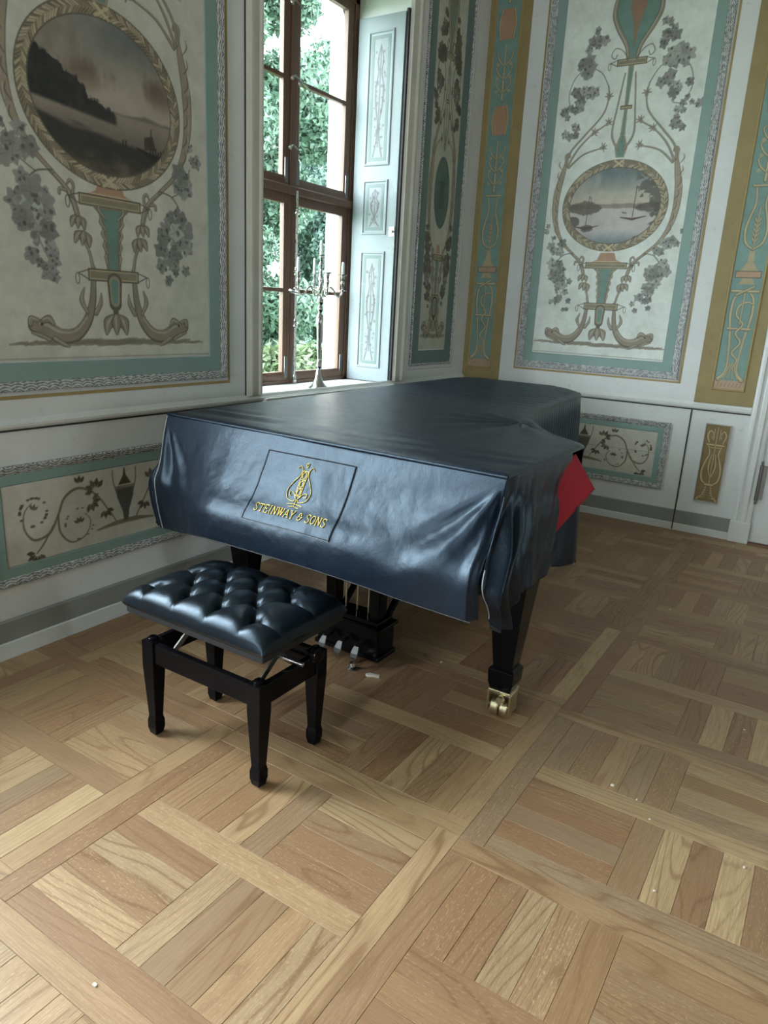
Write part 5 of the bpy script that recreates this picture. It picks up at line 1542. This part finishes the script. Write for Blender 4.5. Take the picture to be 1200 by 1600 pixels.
# scissor lift with crank knob
for x in (bx[0] + 0.075, bx[1] - 0.075):
    for z0, z1, dx in ((0.30, 0.475, 0.0), (0.475, 0.30, 0.012)):
        p, q = Vector((x + dx, byy[0] + 0.05, z0)), Vector((x + dx, byy[1] - 0.05, z1))
        d = (q - p); n_ = Vector((1, 0, 0)).cross(d).normalized()
        obj('scissor_arm', MB().obox((p + q) / 2, (0.003, 0, 0), d / 2, n_ * 0.010), MAT['old_iron'], bench)
for z_, y_ in ((0.31, byy[0] + 0.06), (0.31, byy[1] - 0.06), (0.465, byy[0] + 0.06), (0.465, byy[1] - 0.06)):
    m = MB(); m.tube([(bx[0] + 0.07, y_, z_), (bx[1] - 0.06, y_, z_)], 0.006, 8); obj('cross_rod', m, MAT['old_iron'], bench, smooth=60)
m = MB(); m.tube([(bx[0] + 0.05, 1.607, 0.385), (bx[1] + 0.03, 1.607, 0.385)], 0.007, 8); obj('crank_rod', m, MAT['steel'], bench, smooth=60)
m = MB(); m.lathe([(0.0, -0.012), (0.020, -0.012), (0.027, -0.006), (0.030, 0.004), (0.026, 0.014), (0.014, 0.018), (0, 0.018)], (bx[1] + 0.036, 1.607 + 0.06, 0.400), 18, axis='x')
obj('crank_knob', m, LAC, bench, smooth=40)
obj('seat_board', MB().box(-1.862, -1.262, 1.410, 1.806, 0.470, 0.492), MAT['black_cloth'], bench, bevel=0.004)
# tufted cushion
SX0, SX1, SY0, SY1 = -1.872, -1.252, 1.400, 1.816
NU, NV = 168, 116
U, V = np.meshgrid(np.linspace(0, 1, NU), np.linspace(0, 1, NV))
ROWS = [[(u, 0.20) for u in (0.14, 0.37, 0.60, 0.83)], [(u, 0.40) for u in (0.255, 0.485, 0.715)], [(u, 0.60) for u in (0.14, 0.37, 0.60, 0.83)], [(u, 0.80) for u in (0.255, 0.485, 0.715)]]
fr_, bk, ALLB = ROWS[0], ROWS[3], sum(ROWS, [])
LU, LV = SX1 - SX0, SY1 - SY0
prof_ = lambda q: np.clip(1 - np.abs(2 * q - 1) ** 7, 0, 1) ** 0.42
Hh = 0.070 * prof_(U) * prof_(V) + 0.010 * np.sin(PI * U) * np.sin(PI * V)
def segd(a, b):
    ax, ay, bx_, by_ = a[0] * LU, a[1] * LV, b[0] * LU, b[1] * LV
    dx, dy = bx_ - ax, by_ - ay
    t = np.clip(((U * LU - ax) * dx + (V * LV - ay) * dy) / (dx * dx + dy * dy), 0, 1)
    return np.hypot(U * LU - ax - t * dx, V * LV - ay - t * dy)
cr = np.full(U.shape, 9.0)
for r1, r2 in zip(ROWS, ROWS[1:]):
    for a in r1:
        for b in r2:
            if abs(a[0] - b[0]) < 0.13: cr = np.minimum(cr, segd(a, b))
for a in fr_: cr = np.minimum(cr, segd(a, (a[0], 0.0)) + 0.002)
for a in bk: cr = np.minimum(cr, segd(a, (a[0], 1.0)) + 0.002)
for a in (ROWS[0][0], ROWS[2][0]): cr = np.minimum(cr, segd(a, (0.0, a[1])) + 0.004)
for a in (ROWS[0][-1], ROWS[2][-1]): cr = np.minimum(cr, segd(a, (1.0, a[1])) + 0.004)
bd = np.full(U.shape, 9.0)
for a in ALLB: bd = np.minimum(bd, np.hypot((U - a[0]) * LU, (V - a[1]) * LV))
inner = sm(np.minimum(np.minimum(U, 1 - U) * LU, np.minimum(V, 1 - V) * LV), 0.0, 0.05)
Hh = Hh - (0.010 * np.exp(-(cr / 0.007)) + 0.009 * np.exp(-(cr / 0.022) ** 2)) * (0.25 + 0.75 * inner) - 0.022 * np.exp(-(bd / 0.013) ** 2) - 0.014 * np.exp(-(bd / 0.030) ** 2)
Hh += 0.0018 * (fbm(U * 30, V * 20, 3) - 0.47) * inner
bul = 0.010 * np.clip(1 - (Hh / 0.03), 0, 1) 
A = np.stack([SX0 + U * LU, SY0 + V * LV, 0.505 + np.maximum(Hh, 0)], -1)
# side wall of the cushion
def ring(z, inset):
    e = []
    xs = np.linspace(SX0 + inset, SX1 - inset, NU); ys_ = np.linspace(SY0 + inset, SY1 - inset, NV)
    e += [(x, SY0 + inset, z) for x in xs[:-1]] + [(SX1 - inset, y, z) for y in ys_[:-1]] + [(x, SY1 - inset, z) for x in xs[::-1][:-1]] + [(SX0 + inset, y, z) for y in ys_[::-1][:-1]]
    return e
m = MB(); m.grid(A)
m.loft([ring(0.505, 0.0), ring(0.497, 0.004), ring(0.490, 0.010), ring(0.484, 0.016)], caps=False)
seat = obj('seat_cushion', m, MAT['bench_leather'], bench, smooth=60, fixn=False)
for a in ALLB:
    i_, j_ = int(round(a[0] * (NU - 1))), int(round(a[1] * (NV - 1)))
    x_, y_, z_ = A[j_, i_]
    m = MB(); m.lathe([(0.0, -0.004), (0.009, -0.003), (0.010, 0.002), (0.007, 0.006), (0.0, 0.008)], (x_, y_, z_), 12)
    obj('button', m, MAT['bench_leather'], seat, smooth=60)

# ------------------------------------------------------------------ crumbs on the floor
def scrap(pts, z, name, label, group=None, cat='scrap'):
    cx = sum(p[0] for p in pts) / len(pts); cy = sum(p[1] for p in pts) / len(pts)
    m = MB(); m.prism(pts, 0.0005, z)
    return tag(obj(name, m, MAT['paper'], origin=(cx, cy, 0)), label, cat, group)
x_, y_ = -1.426, 2.273
scrap([(x_ - 0.028, y_ - 0.012), (x_ - 0.015, y_ - 0.018), (x_ + 0.006, y_ - 0.004), (x_ + 0.030, y_ + 0.002), (x_ + 0.026, y_ + 0.014), (x_ + 0.002, y_ + 0.008), (x_ - 0.018, y_ + 0.004)], 0.010, 'paper_scrap', 'crumpled white paper scrap lying beside the pedal lyre')
g = random.Random(4)
for x_, y_ in ((-1.157, 4.981), (-0.875, 4.383), (-0.557, 3.865), (-0.07, 2.806), (-0.393, 2.155), (-0.308, 2.13), (-0.251, 2.057), (-1.255, 2.564), (-1.148, 0.736), (-0.172, 1.766), (-0.439, 5.388), (0.022, 2.011)):
    s = g.uniform(0.003, 0.006)
    scrap([(x_ + s * math.cos(a + g.uniform(-.3, .3)) * g.uniform(.6, 1.2), y_ + s * math.sin(a) * g.uniform(.6, 1.2)) for a in np.linspace(0, 2 * PI, 6, endpoint=False)], 0.004, 'plaster_crumb', 'tiny white plaster crumb lying loose on the parquet', 'white plaster crumbs on the parquet', 'crumb')
